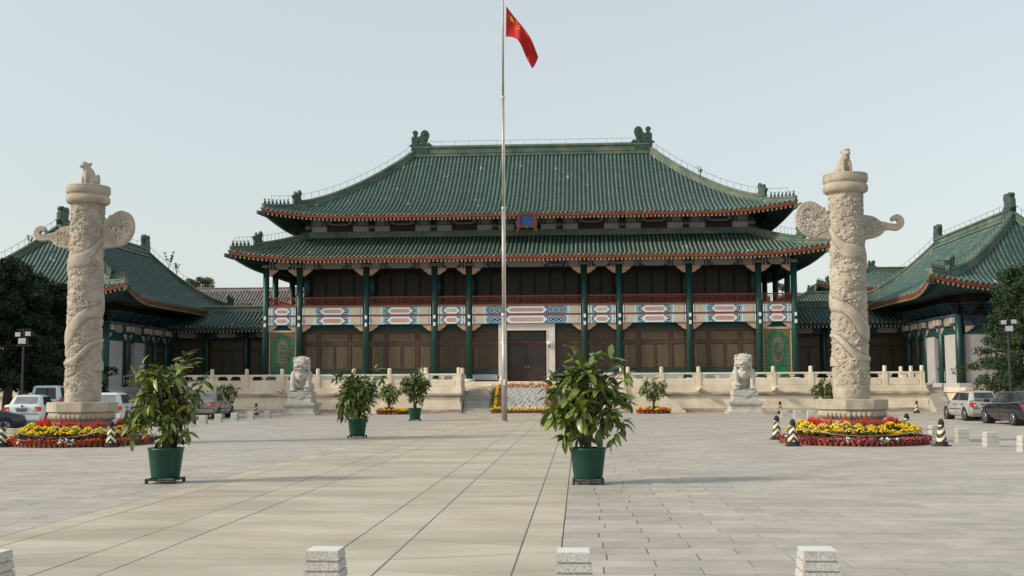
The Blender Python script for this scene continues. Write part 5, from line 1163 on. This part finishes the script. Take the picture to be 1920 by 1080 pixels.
# ================================================================ STONE LIONS
def lion(x, y, sg, label):
    root = thing('stone_lion', label, 'stone lion', (x, y, 0), 'guardian lions before the terrace')
    p = MB(); p.box(-1.03, 1.03, -1.0, 1.0, 0, 0.14); p.box(-0.95, 0.95, -0.92, 0.92, 0.14, 0.22, 0.03, 0.03); p.box(-0.88, 0.88, -0.86, 0.86, 0.22, 0.52); p.box(-0.96, 0.96, -0.93, 0.93, 0.52, 0.60, 0, 0); p.box(-1.0, 1.0, -0.97, 0.97, 0.60, 0.74)
    o = p.build('plinth', MAT['lion']); o.parent = root
    p = MB(); p.box(-0.75, 0.75, -0.74, 0.74, 0.742, 0.84); p.box(-0.70, 0.70, -0.69, 0.69, 0.84, 1.10, 0.02, 0.02); p.box(-0.73, 0.73, -0.72, 0.72, 1.10, 1.17); p.box(-0.70, 0.70, -0.70, 0.70, 1.17, 1.42)
    o = p.build('pedestal', MAT['lion']); o.parent = root
    m = MB().prism([(-0.62, 1.40), (0.62, 1.40), (0.0, 0.93)], -0.74, -0.70)
    for i in range(24): u = RNG.uniform(-0.5, 0.5); v = RNG.uniform(0, 1); m.ball((u*(1-v*0.8), -0.74, 1.36-v*0.34), (0.05, 0.02, 0.04), 6, 4)
    o = m.build('drape_cloth', MAT['lion']); fix_normals(o.data); o.parent = root
    m = MB()
    def B(c, r, rot=None): m.ball(c, r, 14, 10, rot)
    rx = lambda a: Matrix.Rotation(a, 3, 'X'); z = 1.42
    B((0, 0.30, z+0.38), (0.50, 0.46, 0.40)); B((0, 0.12, z+0.72), (0.44, 0.40, 0.58), rx(0.25)); B((0, -0.18, z+0.95), (0.42, 0.34, 0.40)); B((0, -0.30, z+1.0), (0.28, 0.26, 0.24))
    for q in (-1, 1):
        B((q*0.46, 0.22, z+0.28), (0.24, 0.42, 0.30)); B((q*0.44, -0.10, z+0.08), (0.15, 0.26, 0.10)); B((q*0.46, -0.12, z+0.98), (0.22, 0.24, 0.28))
    for q in (-1, 1):
        ball_ = (q == sg*-1*-1)
        zz = 0.20 if q == -sg else 0.0
        m.tube([(q*0.46, -0.20, z+0.95), (q*0.48, -0.36, z+0.60), (q*0.47, -0.38, z+0.28+zz), (q*0.46, -0.42, z+0.10+zz)], [0.21, 0.165, 0.14, 0.16], 12)
        B((q*0.46, -0.54, z+0.10+zz), (0.19, 0.20, 0.10))
        for k in (-0.13, -0.045, 0.045, 0.13): B((q*0.46+k, -0.70, z+0.08+zz), (0.05, 0.07, 0.075))
        if zz: B((q*0.46, -0.52, z+0.12), (0.20, 0.20, 0.15))
    H = Vector((0.0-sg*0.03, -0.28, z+1.62))
    def Hd(c, r, rot=None): B(H+Vector(c), r, rot)
    Hd((0, 0.10, 0.02), (0.42, 0.38, 0.44)); Hd((0, -0.12, 0.20), (0.36, 0.28, 0.24)); Hd((0, -0.36, 0.16), (0.30, 0.10, 0.07)); Hd((0, -0.32, -0.06), (0.30, 0.22, 0.12)); Hd((0, -0.50, 0.02), (0.15, 0.09, 0.08))
    Hd((0, -0.30, -0.26), (0.24, 0.20, 0.08)); Hd((0, -0.24, -0.36), (0.18, 0.14, 0.10)); Hd((0, -0.22, -0.14), (0.2, 0.14, 0.12))
    for q in (-1, 1):
        Hd((q*0.17, -0.38, 0.09), (0.085, 0.07, 0.065)); Hd((q*0.20, -0.34, 0.20), (0.16, 0.09, 0.05)); Hd((q*0.10, -0.56, 0.0), (0.06, 0.05, 0.05)); Hd((q*0.24, -0.36, -0.10), (0.12, 0.12, 0.10)); Hd((q*0.38, 0.0, 0.30), (0.08, 0.10, 0.12))
        for k in range(6):
            zz = 0.36-k*0.155
            Hd((q*(0.40+0.03*(k % 2)), 0.02+0.02*k, zz), (0.12, 0.12, 0.095)); Hd((q*(0.36), 0.24, zz), (0.12, 0.13, 0.095)); Hd((q*0.16, 0.44, zz), (0.15, 0.1, 0.09))
    for k in range(7): a = PI*k/6; Hd((0.34*math.cos(a), 0.06, 0.30+0.16*math.sin(a)), (0.11, 0.12, 0.09))
    m.tube([(-0.28, -0.42, z+1.22), (0, -0.58, z+1.02), (0.28, -0.42, z+1.22)], 0.05, 8); B((0, -0.60, z+0.98), (0.08, 0.07, 0.10))
    B((0, 0.72, z+0.55), (0.12, 0.14, 0.45)); B((0, 0.05, z+0.03), (0.64, 0.66, 0.045))
    o = remesh(m, 0.021, 'lion_figure', MAT['lion'], None, 1); o.parent = root
    return root
qL, qR = G(559, 779), G(1398, 776)
lion(qL.x, 67.6, -1, 'left guardian lion on stepped pedestal in front of the terrace')
lion(qR.x, 67.6, 1, 'right guardian lion on stepped pedestal in front of the terrace')
# ================================================================ CONES, ROPES, BOLLARDS
cone_body = MB().lathe([(0.150, 0.10), (0.148, 0.12), (0.085, 0.60), (0.080, 0.605)], 24).mesh('striped_sleeve', MAT['cone'], True)
cone_base = MB().box(-0.205, 0.205, -0.205, 0.205, 0, 0.032, 0.01, 0.01).lathe([(0.195, 0.035), (0.17, 0.06), (0.157, 0.13), (0.13, 0.14)], 20).mesh('cone_base', MAT['rubber'])
cone_cap = MB().lathe([(0.085, 0.59), (0.088, 0.64), (0.072, 0.70), (0.062, 0.735), (0.035, 0.76), (0.005, 0.768)], 18).mesh('cone_cap', MAT['rubber'], True)
def cone(px, py, label, s=1.0, rz=0.0, loc=None):
    p = loc or G(px, py); root = thing('striped_cone', label, 'traffic cone', (p[0], p[1], 0), 'striped cones around the court')
    for nm, me in (('cone_base', cone_base), ('striped_sleeve', cone_body), ('cone_cap', cone_cap)): link(nm, me, root)
    root.scale = (s,)*3; root.rotation_euler = (0, 0, rz); return Vector((p[0], p[1], 0.58*s))
c1 = cone(1457, 824, 'striped cone at the left back edge of the right flower bed', rz=0.1)
c2 = cone(1487, 836.5, 'striped cone at the left front edge of the right flower bed', 1.0, 0.0)
c3 = cone(1766, 836.5, 'striped cone right of the right flower bed, near the square stone blocks', 1.0, 0.7)
c4 = cone(1701, 818, 'striped cone half hidden behind the right flower bed', 1.0, 0.5)
cone(1463, 775.5, 'distant striped cone beside the right guardian lion', 0.95)
cone(1719, 774.5, 'distant striped cone at the right end of the terrace', 0.95)
d1 = cone(208, 838.5, 'striped cone in front of the left flower bed', 1.0, 0.25)
d2 = cone(3, 838.5, 'striped cone cut by the left edge of the picture', 1.0, 0.2)
cone(480, 778.5, 'distant striped cone left of the left guardian lion', 0.95, 0.6)
d3 = cone(0, 0, 'striped cone behind the left potted rubber tree', 1.0, 0.1, (-12.5, 34.6, 0))
def rope(a, b, sag, label):
    pts = [a.lerp(b, t)-Vector((0, 0, sag*4*t*(1-t))) for t in np.linspace(0, 1, 17)]
    tag(MB().tube(pts, 0.011, 6).build('rope', MAT['rope'], None, True), label, 'rope', 'ropes strung between the cones')
rope(c2, c3, 0.30, 'sagging rope across the front of the right flower bed'); rope(c1, c2, 0.10, 'short rope between the two left cones of the right flower bed'); rope(c3, c4, 0.22, 'sagging rope at the right side of the right flower bed')
rope(d2, d1, 0.30, 'sagging rope across the front of the left flower bed'); rope(d1, d3, 0.26, 'rope running behind the left potted rubber tree')
def bollard_mesh(w0, w1, h, n):
    m = MB(); hh = h/n
    for k in range(n):
        a0, a1 = w0+(w1-w0)*k/n, w0+(w1-w0)*(k+1)/n; g_ = 0.008
        m.box(-a0/2, a0/2, -a0/2, a0/2, k*hh+(g_ if k else 0), (k+1)*hh-(0 if k == n-1 else g_), (a0-a1)/2, (a0-a1)/2)
        if k: m.box(-a0/2+0.014, a0/2-0.014, -a0/2+0.014, a0/2-0.014, k*hh-g_, k*hh+g_)
    b = m.mesh('block', MAT['granite'])
    t = MB().box(-w1/2+0.002, w1/2-0.002, -w1/2+0.002, w1/2-0.002, h, h+0.006).mesh('top', MAT['granite_top']); return b, t
bmn, bmt = bollard_mesh(0.36, 0.262, 0.47, 6)
bms, bst = bollard_mesh(0.35, 0.325, 0.40, 3)
def bollard(x, y, label, near=False, rz=0.0, group='square stone bollards'):
    root = thing('stone_bollard', label, 'bollard', (x, y, 0), group)
    link('block', bmn if near else bms, root); link('top', bmt if near else bst, root); root.rotation_euler = (0, 0, rz)
for px, py, lb in ((8, 1040, 'foreground grooved stone bollard cut by the bottom left corner'), (603, 1034, 'foreground grooved stone bollard on the path, left of the middle'), (1075, 1037, 'foreground grooved stone bollard at the right edge of the path'), (1539, 1034, 'foreground grooved stone bollard on the grey paving at the right')):
    p = G(px-0, py, 0.47); bollard(p.x+(0.0 if px > 100 else -0.20), p.y+0.13, lb, True)
for k, y in enumerate((29.9, 32.4, 34.8, 37.3, 39.8, 42.3)):
    bollard(11.5, y, ['pale square stone block cut by the right edge of the picture', 'pale square stone block second from the right edge', 'pale square stone block third from the right edge, right of the cone', 'pale square stone block directly behind the right cone', 'pale square stone block behind the right flower bed', 'pale square stone block farthest behind the right flower bed'][k], False, 0.06)
for k, px in enumerate((1473, 1494, 1516)): p = G(px, 784); bollard(p.x, 59.0-k*0.5, ['left', 'middle', 'right'][k]+' one of three distant stone blocks left of the right flower bed')
for k, (px, y) in enumerate(((345, 49.4), (381, 52.4), (410, 54.9), (440, 57.2), (470, 59.4), (501, 61.9))):
    p = V(px, 780, y); bollard(p.x, y, ['first', 'second', 'third', 'fourth', 'fifth', 'last'][k]+' stone block of the row receding past the beige sedan, counted from the potted tree')
bollard(V(3, 800, 36).x, 36.6, 'stone block behind the cone at the left edge of the picture')
# ================================================================ FLAG
pf = G(946, 790); pole = thing('flagpole', 'tall silver steel flagpole on the path before the stairs', 'flagpole', (pf.x, pf.y, 0))
for (z0, z1, r0, r1) in ((0, 5.3, 0.142, 0.132), (5.3, 10.6, 0.105, 0.098), (10.6, 16.2, 0.080, 0.073), (16.2, 23.5, 0.060, 0.045)):
    s_ = MB().lathe([(r0, z0), (r1, z1)], 20, (pf.x, pf.y, 0)).build('pole_section', MAT['steel'], pole, True)
    MB().lathe([(r1+0.012, z1-0.18), (r1+0.016, z1-0.16), (r1+0.016, z1-0.02), (r1*0.85, z1)], 20, (pf.x, pf.y, 0)).build('collar', MAT['steel'], s_, True)
MB().lathe([(0.24, 0), (0.24, 0.02), (0.17, 0.04)], 20, (pf.x, pf.y, 0)).build('base_plate', MAT['steel'], pole, True)
MB().box(pf.x-0.04, pf.x+0.04, pf.y-0.155, pf.y-0.13, 1.75, 2.05).build('hand_hatch', MAT['lamp_glass'], pole)
MB().tube([(pf.x+0.08, pf.y-0.14, 1.9), (pf.x+0.06, pf.y-0.06, 22.0)], 0.008, 5).build('halyard', MAT['lamp_glass'], pole)
def bez(pts, t):
    pts = [Vector(p) for p in pts]
    while len(pts) > 1: pts = [a.lerp(b, t) for a, b in zip(pts, pts[1:])]
    return pts[0]
topc = [(947, 12), (965, 34), (992, 62), (1006, 99)]; botc = [(946, 69), (974, 66), (976, 92), (995, 123)]
def flag_pt(u, v):
    a, b = bez([(x, y, 0) for x, y in topc], u), bez([(x, y, 0) for x, y in botc], u)
    c = a.lerp(b, v); p = V(c.x, c.y, pf.y)
    fold = 0.22*math.sin(u*7.0+v*2.2)*min(1, u*2.5)+0.10*math.sin(u*15-v*3)*u+0.55*u*u
    return (p.x+0.06, p.y+fold-0.02, p.z)
fl = MB().grid(flag_pt, 48, 24).build('flag', MAT['flag_red'], None, True); tag(fl, 'drooping red flag with yellow stars near the top of the flagpole', 'flag')
md_ = fl.modifiers.new('thick', 'SOLIDIFY'); md_.thickness = 0.008; md_.offset = 0
def star(u0, v0, r, name):
    pts = [(0, 0)]+[((r if k % 2 == 0 else r*0.38)*math.sin(k*PI/5), (r if k % 2 == 0 else r*0.38)*math.cos(k*PI/5)) for k in range(10)]
    vs_ = [Vector(flag_pt(u0+x/1.5, v0-y))+Vector((0, -0.012, 0)) for x, y in pts]
    MB().add(vs_, [(0, 1+k, 1+(k+1) % 10) for k in range(10)]).build(name, MAT['flag_gold'], fl)
star(0.17, 0.25, 0.15, 'large_star')
for u, v in ((0.333, 0.10), (0.40, 0.20), (0.40, 0.35), (0.333, 0.45)): star(u, v, 0.05, 'small_star')
# ================================================================ LAMPS
def lamp(px, y, ztop, label, flip=1):
    p = V(px, 620, y); root = thing('floodlight_post', label, 'lamp post', (0, 0, 0), 'floodlight posts beside the trees')
    MB().lathe([(0.10, 0), (0.09, 0.3), (0.065, 0.32), (0.05, ztop)], 12).build('post', MAT['lamp_metal'], root)
    MB().box(-0.4, 0.4, -0.04, 0.04, ztop-0.78, ztop-0.73).build('cross_arm', MAT['lamp_metal'], root); MB().box(-0.36, 0.36, -0.04, 0.04, ztop, ztop+0.04).build('cross_arm', MAT['lamp_metal'], root)
    for dx, dz, w_, h in ((-0.24, -0.22, 0.24, 0.20), (0.26, -0.19, 0.24, 0.20), (0.02*flip, -0.54, 0.34, 0.26)):
        hd = MB().box(dx-w_*0.62, dx+w_*0.62, -0.12, 0.16, ztop+dz-h*0.62, ztop+dz+h*0.62, 0.02, 0.02).build('lamp_head', MAT['lamp_metal'], root)
        MB().box(dx-w_*0.54, dx+w_*0.54, -0.135, -0.12, ztop+dz-h*0.5, ztop+dz+h*0.5).build('lamp_glass', MAT['flood_glass'], hd)
    root.location = (p.x, y, 0); return root
lamp(1890, 57.5, 5.0, 'floodlight post in front of the evergreen at the right edge'); lamp(45, 53.0, 4.55, 'floodlight post against the dark tree at the left edge', -1)
# ================================================================ CARS
def car(label, kind, loc, head, paint, s=1.0, glass='car_glass', rear_glass=None, group=None):
    K = {'sedan': dict(L=4.5, W=1.76, H=1.43, belt=0.95, hood=0.92, ws=(1.15, 0.42), rw=(-1.05, -1.72), tail=1.02, wb=1.36, nose=0.70),
         'hatch': dict(L=3.75, W=1.62, H=1.40, belt=0.92, hood=0.90, ws=(1.05, 0.38), rw=(-1.35, -1.74), tail=0.97, wb=1.19, nose=0.66),
         'van': dict(L=4.9, W=1.84, H=1.86, belt=1.12, hood=1.08, ws=(1.45, 0.65), rw=(-2.15, -2.40), tail=1.12, wb=1.5, nose=0.8)}[kind]
    L, W, H = K['L'], K['W'], K['H']; hw = W/2; root = thing('parked_car', label, 'car', (0, 0, 0), group)
    b_ = K['belt']; cow = K['ws'][0]; rb = K['rw'][1]
    st = [(L/2, 0.36, K['nose']-0.12, 0.72), (L/2-0.08, 0.27, K['nose'], 0.84), (L/2-0.35, 0.22, K['nose']+0.08, 0.94), (cow+0.25, 0.20, K['hood']-0.03, 0.985), (cow, 0.19, K['hood'], 1.0), (0.3, 0.19, b_, 1.0), (-0.8, 0.19, b_+0.02, 1.0), (rb+0.12, 0.20, K['tail']-0.01, 0.995), (min(rb, -L/2+0.45), 0.21, K['tail'], 0.98), (-L/2+0.16, 0.26, K['tail']-0.01, 0.93), (-L/2+0.05, 0.30, K['tail']-0.10, 0.88), (-L/2, 0.38, K['tail']-0.22, 0.82)]
    mb = MB(); n = 16
    for x, zb, zt, f in st:
        w_ = hw*f; hf = [(0, zb), (w_*0.78, zb), (w_*0.95, zb+0.06), (w_, zb+0.26), (w_*1.0, (zb+zt)/2+0.05), (w_*0.965, zt-0.13), (w_*0.90, zt-0.03), (w_*0.72, zt), (0, zt+0.015)]
        ring = hf+[(-a, c) for a, c in reversed(hf[1:-1])]; n = len(ring); mb.v += [(x, a, c) for a, c in ring]
    for i in range(len(st)-1): mb.f += [(i*n+k, (i+1)*n+k, (i+1)*n+(k+1) % n, i*n+(k+1) % n) for k in range(n)]
    mb.f += [tuple(range(n)), tuple((len(st)-1)*n+k for k in range(n-1, -1, -1))]
    body = mb.build('body', MAT[paint], root, True); fix_normals(body.data)
    # cabin
    zb, zr = b_-0.03, H-0.045; x0, x1 = K['ws']; r1, r0 = K['rw']
    lo = [(x0+0.05, 0.62), (x0-0.12, 0.82), (-0.2, 0.90), (r0+0.25, 0.86), (r0, 0.66)]
    hi = [(x1+0.03, 0.54), (x1-0.10, 0.66), (-0.2, 0.71), (r1+0.10, 0.68), (r1-0.03, 0.56)]
    mx = lambda arr, z: [(x, y*hw, z) for x, y in arr]+[(x, -y*hw, z) for x, y in reversed(arr)]
    A0, A1, A2 = mx(lo, zb), mx(hi, zr), mx([(x*0.8+0.2*((x1+r1)/2), y*0.7) for x, y in hi], H)
    m = MB(); m.v = A0+A1+A2; q = 10
    for a in (0, 1): m.f += [(a*q+k, a*q+(k+1) % q, (a+1)*q+(k+1) % q, (a+1)*q+k) for k in range(q)]
    m.f.append(tuple(2*q+k for k in range(q))); cab = m.build('cabin', MAT[paint], root, False); fix_normals(cab.data); bv = cab.modifiers.new('b', 'BEVEL'); bv.width = 0.05; bv.segments = 3; bv.limit_method = 'ANGLE'; bv.angle_limit = 0.2
    def pane(p00, p10, p11, p01, iu, iv, mat, u0=0.0, u1=1.0, nm='window'):
        P = [Vector(p) for p in (p00, p10, p11, p01)]
        bl_ = lambda u, v: (P[0]*(1-u)+P[1]*u)*(1-v)+(P[3]*(1-u)+P[2]*u)*v
        a, b = u0+iu, u1-iu; pts = [bl_(a, iv), bl_(b, iv), bl_(b, 1-iv), bl_(a, 1-iv)]
        nrm = (pts[1]-pts[0]).cross(pts[3]-pts[0]).normalized(); c = sum(pts, Vector())/4
        if nrm.dot(c-Vector((-0.2, 0, (zb+zr)/2))) < 0: nrm = -nrm
        MB().add([p+nrm*0.012 for p in pts]+[p-nrm*0.01 for p in pts], [(0, 1, 2, 3), (7, 6, 5, 4)]+[(k, k+4, (k+1) % 4+4, (k+1) % 4) for k in range(4)]).build(nm, MAT[mat], cab)
    pane(A0[0], A0[9], A1[9], A1[0], 0.05, 0.08, glass, nm='windshield'); pane(A0[4], A0[5], A1[5], A1[4], 0.05, 0.10, rear_glass or glass, nm='rear_window')
    pane(A0[0], A0[1], A1[1], A1[0], 0.12, 0.10, glass) if False else None
    for (i0, i1, i2, i3) in ((1, 2, 3, 4), (8, 7, 6, 5)):
        pane(A0[i0], A0[i1], A1[i1], A1[i0], 0.04, 0.12, glass); pane(A0[i1], A0[i2], A1[i2], A1[i1], 0.04, 0.12, glass)
    # wheels
    for sx in (-1, 1):
        for sy in (-1, 1):
            wx = sx*K['wb']+(0.05 if sx > 0 else 0); R_ = 0.295
            MB().tube([(wx, sy*(hw*0.6), R_+0.02), (wx, sy*(hw+0.003), R_+0.02)], R_+0.055, 20).build('wheel_arch', MAT['rubber'], root)
            wh = MB().tube([(wx, sy*(hw*0.72), R_), (wx, sy*(hw*0.74), R_), (wx, sy*(hw+0.012), R_), (wx, sy*(hw+0.02), R_)], [R_*0.9, R_, R_, R_*0.92], 24).build('wheel', MAT['rubber'], root)
            MB().tube([(wx, sy*(hw), R_), (wx, sy*(hw+0.026), R_), (wx, sy*(hw+0.034), R_)], [R_*0.68, R_*0.68, R_*0.5], 20).build('rim', MAT['rim'], wh, True)
            sp = MB()
            for k in range(7): a = 2*PI*k/7; sp.tube([(wx+R_*0.2*math.cos(a), sy*(hw+0.036), R_+R_*0.2*math.sin(a)), (wx+R_*0.6*math.cos(a), sy*(hw+0.03), R_+R_*0.6*math.sin(a))], 0.022, 5)
            sp.build('spokes', MAT['iron'], wh)
    xr = -L/2; zt = K['tail']
    for sy in (-1, 1):
        if kind == 'van': tl_ = MB().box(xr-0.02, xr+0.12, *sorted((sy*hw*0.82, sy*hw*0.96)), 0.72, 1.25)
        else: tl_ = MB().box(xr-0.022, xr+0.26, *sorted((sy*hw*0.58, sy*hw*0.915)), zt-0.30, zt-0.12, 0.05, 0.02)
        t_ = tl_.build('tail_light', MAT['tail_red'], root); MB().box(xr-0.028, xr-0.0, *sorted((sy*hw*0.62, sy*hw*0.72)), zt-0.27, zt-0.21).build('reverse_lamp', MAT['lamp_glass'], t_)
        MB().box(L/2-0.20, L/2+0.0, *sorted((sy*hw*0.45, sy*hw*0.80)), K['nose']-0.17, K['nose']-0.04, 0.04, 0.02).build('headlight', MAT['lamp_glass'], root)
        MB().box(x0-0.28, x0-0.10, *sorted((sy*(hw-0.02), sy*(hw+0.17))), b_-0.02, b_+0.12, 0.02, 0.02).build('mirror', MAT[paint], root)
        for dx in (0.15, -0.85): MB().box(dx-0.08, dx+0.08, *sorted((sy*(hw*0.97), sy*(hw+0.012))), b_-0.17, b_-0.14).build('door_handle', MAT['iron'], root)
        sm = MB()
        for dx in (0.98, -0.12, -1.05): sm.box(dx-0.006, dx+0.006, *sorted((sy*(hw*0.9), sy*(hw+0.003))), 0.32, b_-0.10)
        sm.build('door_seam', MAT['rubber'], root); MB().box(-K['wb']+0.4, K['wb']-0.4, *sorted((sy*(hw*0.95), sy*(hw+0.012))), 0.52, 0.56).build('side_trim', MAT['rubber'] if paint != 'car_white' else MAT['car_silver'], root)
    MB().box(xr-0.05, xr+0.1, -hw*0.86, hw*0.86, 0.36, 0.60, 0.01, 0.03).build('rear_bumper', MAT[paint], root); MB().box(xr-0.056, xr-0.03, -hw*0.8, hw*0.8, 0.575, 0.60).build('bumper_strip', MAT['rubber'], root)
    MB().box(xr-0.045, xr, -0.22, 0.22, zt-0.33, zt-0.19).build('license_plate', MAT['plate_blue'], root); MB().box(xr-0.052, xr, -0.32, 0.32, zt-0.175, zt-0.145).build('plate_trim', MAT['steel'], root)
    if kind == 'sedan': MB().tube([(xr+0.06, 0, zt-0.07), (xr+0.01, 0, zt-0.085)], 0.05, 12).build('emblem', MAT['plate_blue'], root)
    if kind == 'hatch': MB().box(xr+0.0, xr+0.16, -hw*0.72, hw*0.72, zt+0.03, zt+0.07).build('spoiler', MAT[paint], root)
    root.location = loc; root.rotation_euler = (0, 0, head); root.scale = (s,)*3; return root
def between(rear, ang, wb):                      # centre from the rear wheel seen in the photograph
    return rear
fwd = lambda ang: Vector((math.cos(ang), math.sin(ang), 0)); lft = lambda ang: Vector((-math.sin(ang), math.cos(ang), 0))
a1 = PI/2+0.42
car('silver hatchback parked beside the black sedan, rear to the court', 'hatch', Vector((18.75, 55.1, 0)), PI/2+0.02, 'car_silver', group='cars parked at the right'); 
a2 = PI/2+0.42
car('black sedan cut by the right edge of the picture', 'sedan', Vector((18.65, 49.1, 0)), PI/2+0.05, 'car_black', group='cars parked at the right')
a3 = PI/2+0.05
car('beige sedan parked behind the row of stone blocks', 'sedan', Vector((-20.72, 62.2, 0)), a3, 'car_gold', rear_glass='car_glass_light', group='cars parked at the left')
car('white sedan with tail lights showing left of the left carved column', 'sedan', Vector((-25.3, 50.8, 0)), PI/2+0.26, 'car_white', glass='car_glass', rear_glass='car_glass_light', group='cars parked at the left')
car('white van behind the white sedan, under the dark tree', 'van', Vector((-27.4, 57.5, 0)), PI/2+0.22, 'car_white', group='cars parked at the left')
car('white hatchback between left carved column and potted rubber tree', 'hatch', Vector((-21.6, 51.0, 0)), PI/2+0.20, 'car_white', s=1.08, rear_glass='car_glass_light', group='cars parked at the left')
q = V(42, 800, 42.5); car('dark blue sedan cut by the left edge of the picture', 'sedan', Vector((q.x-1.75, 41.2, 0)), 0.62, 'car_navy', group='cars parked at the left')
# ================================================================ TREES
def foliage(clumps, per, size, q):
    n = len(clumps)*per; C = np.repeat(np.array([c[:3] for c in clumps]), per, 0); Rr = np.repeat(np.array([c[3] for c in clumps]), per)
    d = q.normal(size=(n, 3)); d /= np.linalg.norm(d, axis=1)[:, None]; d *= (q.uniform(0, 1, n)**0.45)[:, None]*Rr[:, None]; d[:, 2] *= 0.75
    P = C+d; A = q.normal(size=(n, 3)); A /= np.linalg.norm(A, axis=1)[:, None]; B = np.cross(A, q.normal(size=(n, 3))); B /= np.linalg.norm(B, axis=1)[:, None]
    s = size*q.uniform(0.6, 1.4, n)[:, None]
    v = np.stack([P-A*s, P+B*s*0.42, P+A*s, P-B*s*0.42], 1).reshape(-1, 3)
    mb = MB(); mb.v = [tuple(x) for x in v.tolist()]; mb.f = [(4*i, 4*i+1, 4*i+2, 4*i+3) for i in range(n)]; return mb
def tree(name, label, x, y, h, rad, trunk_h, mat, seed, nlev, per, size, conic=0.6, tr=0.2, group=None, droop=0.1):
    q = np.random.default_rng(seed); root = thing(name, label, 'tree', (x, y, 0), group); tk = MB(); clumps = []
    tk.tube([(x, y, 0), (x+0.1, y, h*0.3), (x-0.05, y+0.05, h*0.65), (x, y, h*0.96)], [tr, tr*0.8, tr*0.5, tr*0.1], 10)
    for i in range(nlev):
        u = (i+0.5)/nlev; z = trunk_h+(h-trunk_h)*u
        rr = rad*(1-u**1.4*conic)*(0.75+0.25*math.sin(PI*min(1, u*2.2)))*q.uniform(0.8, 1.12); nb = max(4, int(8*(1-u*0.5)))
        for k in range(nb):
            a = 2*PI*(k+q.uniform(-0.35, 0.35))/nb+i*0.7; L_ = rr*q.uniform(0.7, 1.1); e = Vector((x+L_*math.cos(a), y+L_*math.sin(a), z-droop*L_+q.uniform(-0.15, 0.3)))
            tk.tube([(x, y, z-0.1), Vector((x, y, z)).lerp(e, 0.5)+Vector((0, 0, 0.12)), e], [0.05*tr/0.2, 0.03*tr/0.2, 0.008], 5, False)
            for t in np.linspace(0.25, 1.0, 5): p = Vector((x, y, z)).lerp(e, t); clumps.append((p.x+q.normal()*0.12, p.y+q.normal()*0.12, p.z+q.normal()*0.14, 0.18+0.16*rad/2*q.uniform(0.6, 1.2)))
    tk.build('trunk', MAT['bark'], root, True); foliage(clumps, per, size, q).build('crown', MAT[mat], root)
    return root
pt = V(1885, 700, 65.5); tree('evergreen_tree', 'loose dark evergreen at the right edge, in front of the right side hall', pt.x+0.75, 65.3, 8.2, 2.9, 1.5, 'needles', 41, 13, 75, 0.09, 0.55, 0.16)
tree('evergreen_tree', 'second evergreen at the right edge, behind the first', pt.x+4.2, 66.3, 8.4, 2.8, 1.3, 'needles', 47, 10, 60, 0.10, 0.5, 0.16)
tree('broadleaf_tree', 'large dark tree at the left edge above the white van', -30.6, 58.5, 8.5, 3.9, 1.9, 'needles_dark', 43, 14, 95, 0.12, 0.45, 0.28)
tree('broadleaf_tree', 'dark tree farthest left, cut by the edge of the picture', -33.3, 54.0, 9.0, 3.9, 1.6, 'needles_dark', 53, 13, 90, 0.12, 0.4, 0.28)
tree('broadleaf_tree', 'dark tree behind the left floodlight post, next to the left carved column', -29.4, 62.0, 7.6, 3.1, 1.7, 'needles_dark', 57, 12, 80, 0.12, 0.4, 0.22)
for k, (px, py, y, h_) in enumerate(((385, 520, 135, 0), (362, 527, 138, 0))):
    p = V(px, py, y); tree('far_tree', ['taller', 'smaller'][k]+' pale distant tree rising over the grey tiled roof', p.x, y, p.z, 2.4-0.5*k, p.z-4.5, 'hazed_leaf', 61+k, 5, 36, 0.22, 0.45, 0.2)
p = V(1543, 535, 112); tree('far_tree', 'tree glimpsed through the right end bay of the balcony', V(1466, 540, 118).x, 118, V(1466, 528, 118).z, 1.2, 6, 'hazed_leaf', 71, 5, 20, 0.2, 0.5, 0.15)
# weeds on the roofs
def weed(px, py, y, h, label):
    p = V(px, py, y); q = np.random.default_rng(int(px)); root = thing('roof_weed', label, 'weed', (p.x, y, p.z))
    tk = MB(); cl = []
    for k in range(4):
        e = Vector((p.x+q.uniform(-0.45, 0.45)*h, y+q.uniform(-0.2, 0.2), p.z+h*q.uniform(0.6, 1.0))); tk.tube([(p.x, y, p.z-0.35), e], [0.02, 0.008], 4)
        for t in (0.45, 0.7, 0.95): c = Vector((p.x, y, p.z)).lerp(e, t); cl.append((c.x, c.y, c.z, 0.13*h))
    tk.build('stalk', MAT['bark'], root); foliage(cl, 26, 0.05*h, q).build('leaves', MAT['weed'], root)
weed(240, 458, 80.5, 0.8, 'weed on the left side hall ridge, beside the carved column'); weed(317, 497, 90.3, 1.1, 'larger weed on the far hip of the left side hall'); weed(331, 507, 91.2, 0.8, 'smaller weed lower on the far hip of the left side hall'); weed(55, 456, 71.0, 0.6, 'weed on the near hip of the left side hall'); weed(1312, 327, 80.3, 0.6, 'twiggy weed on the right hip of the main hall roof')
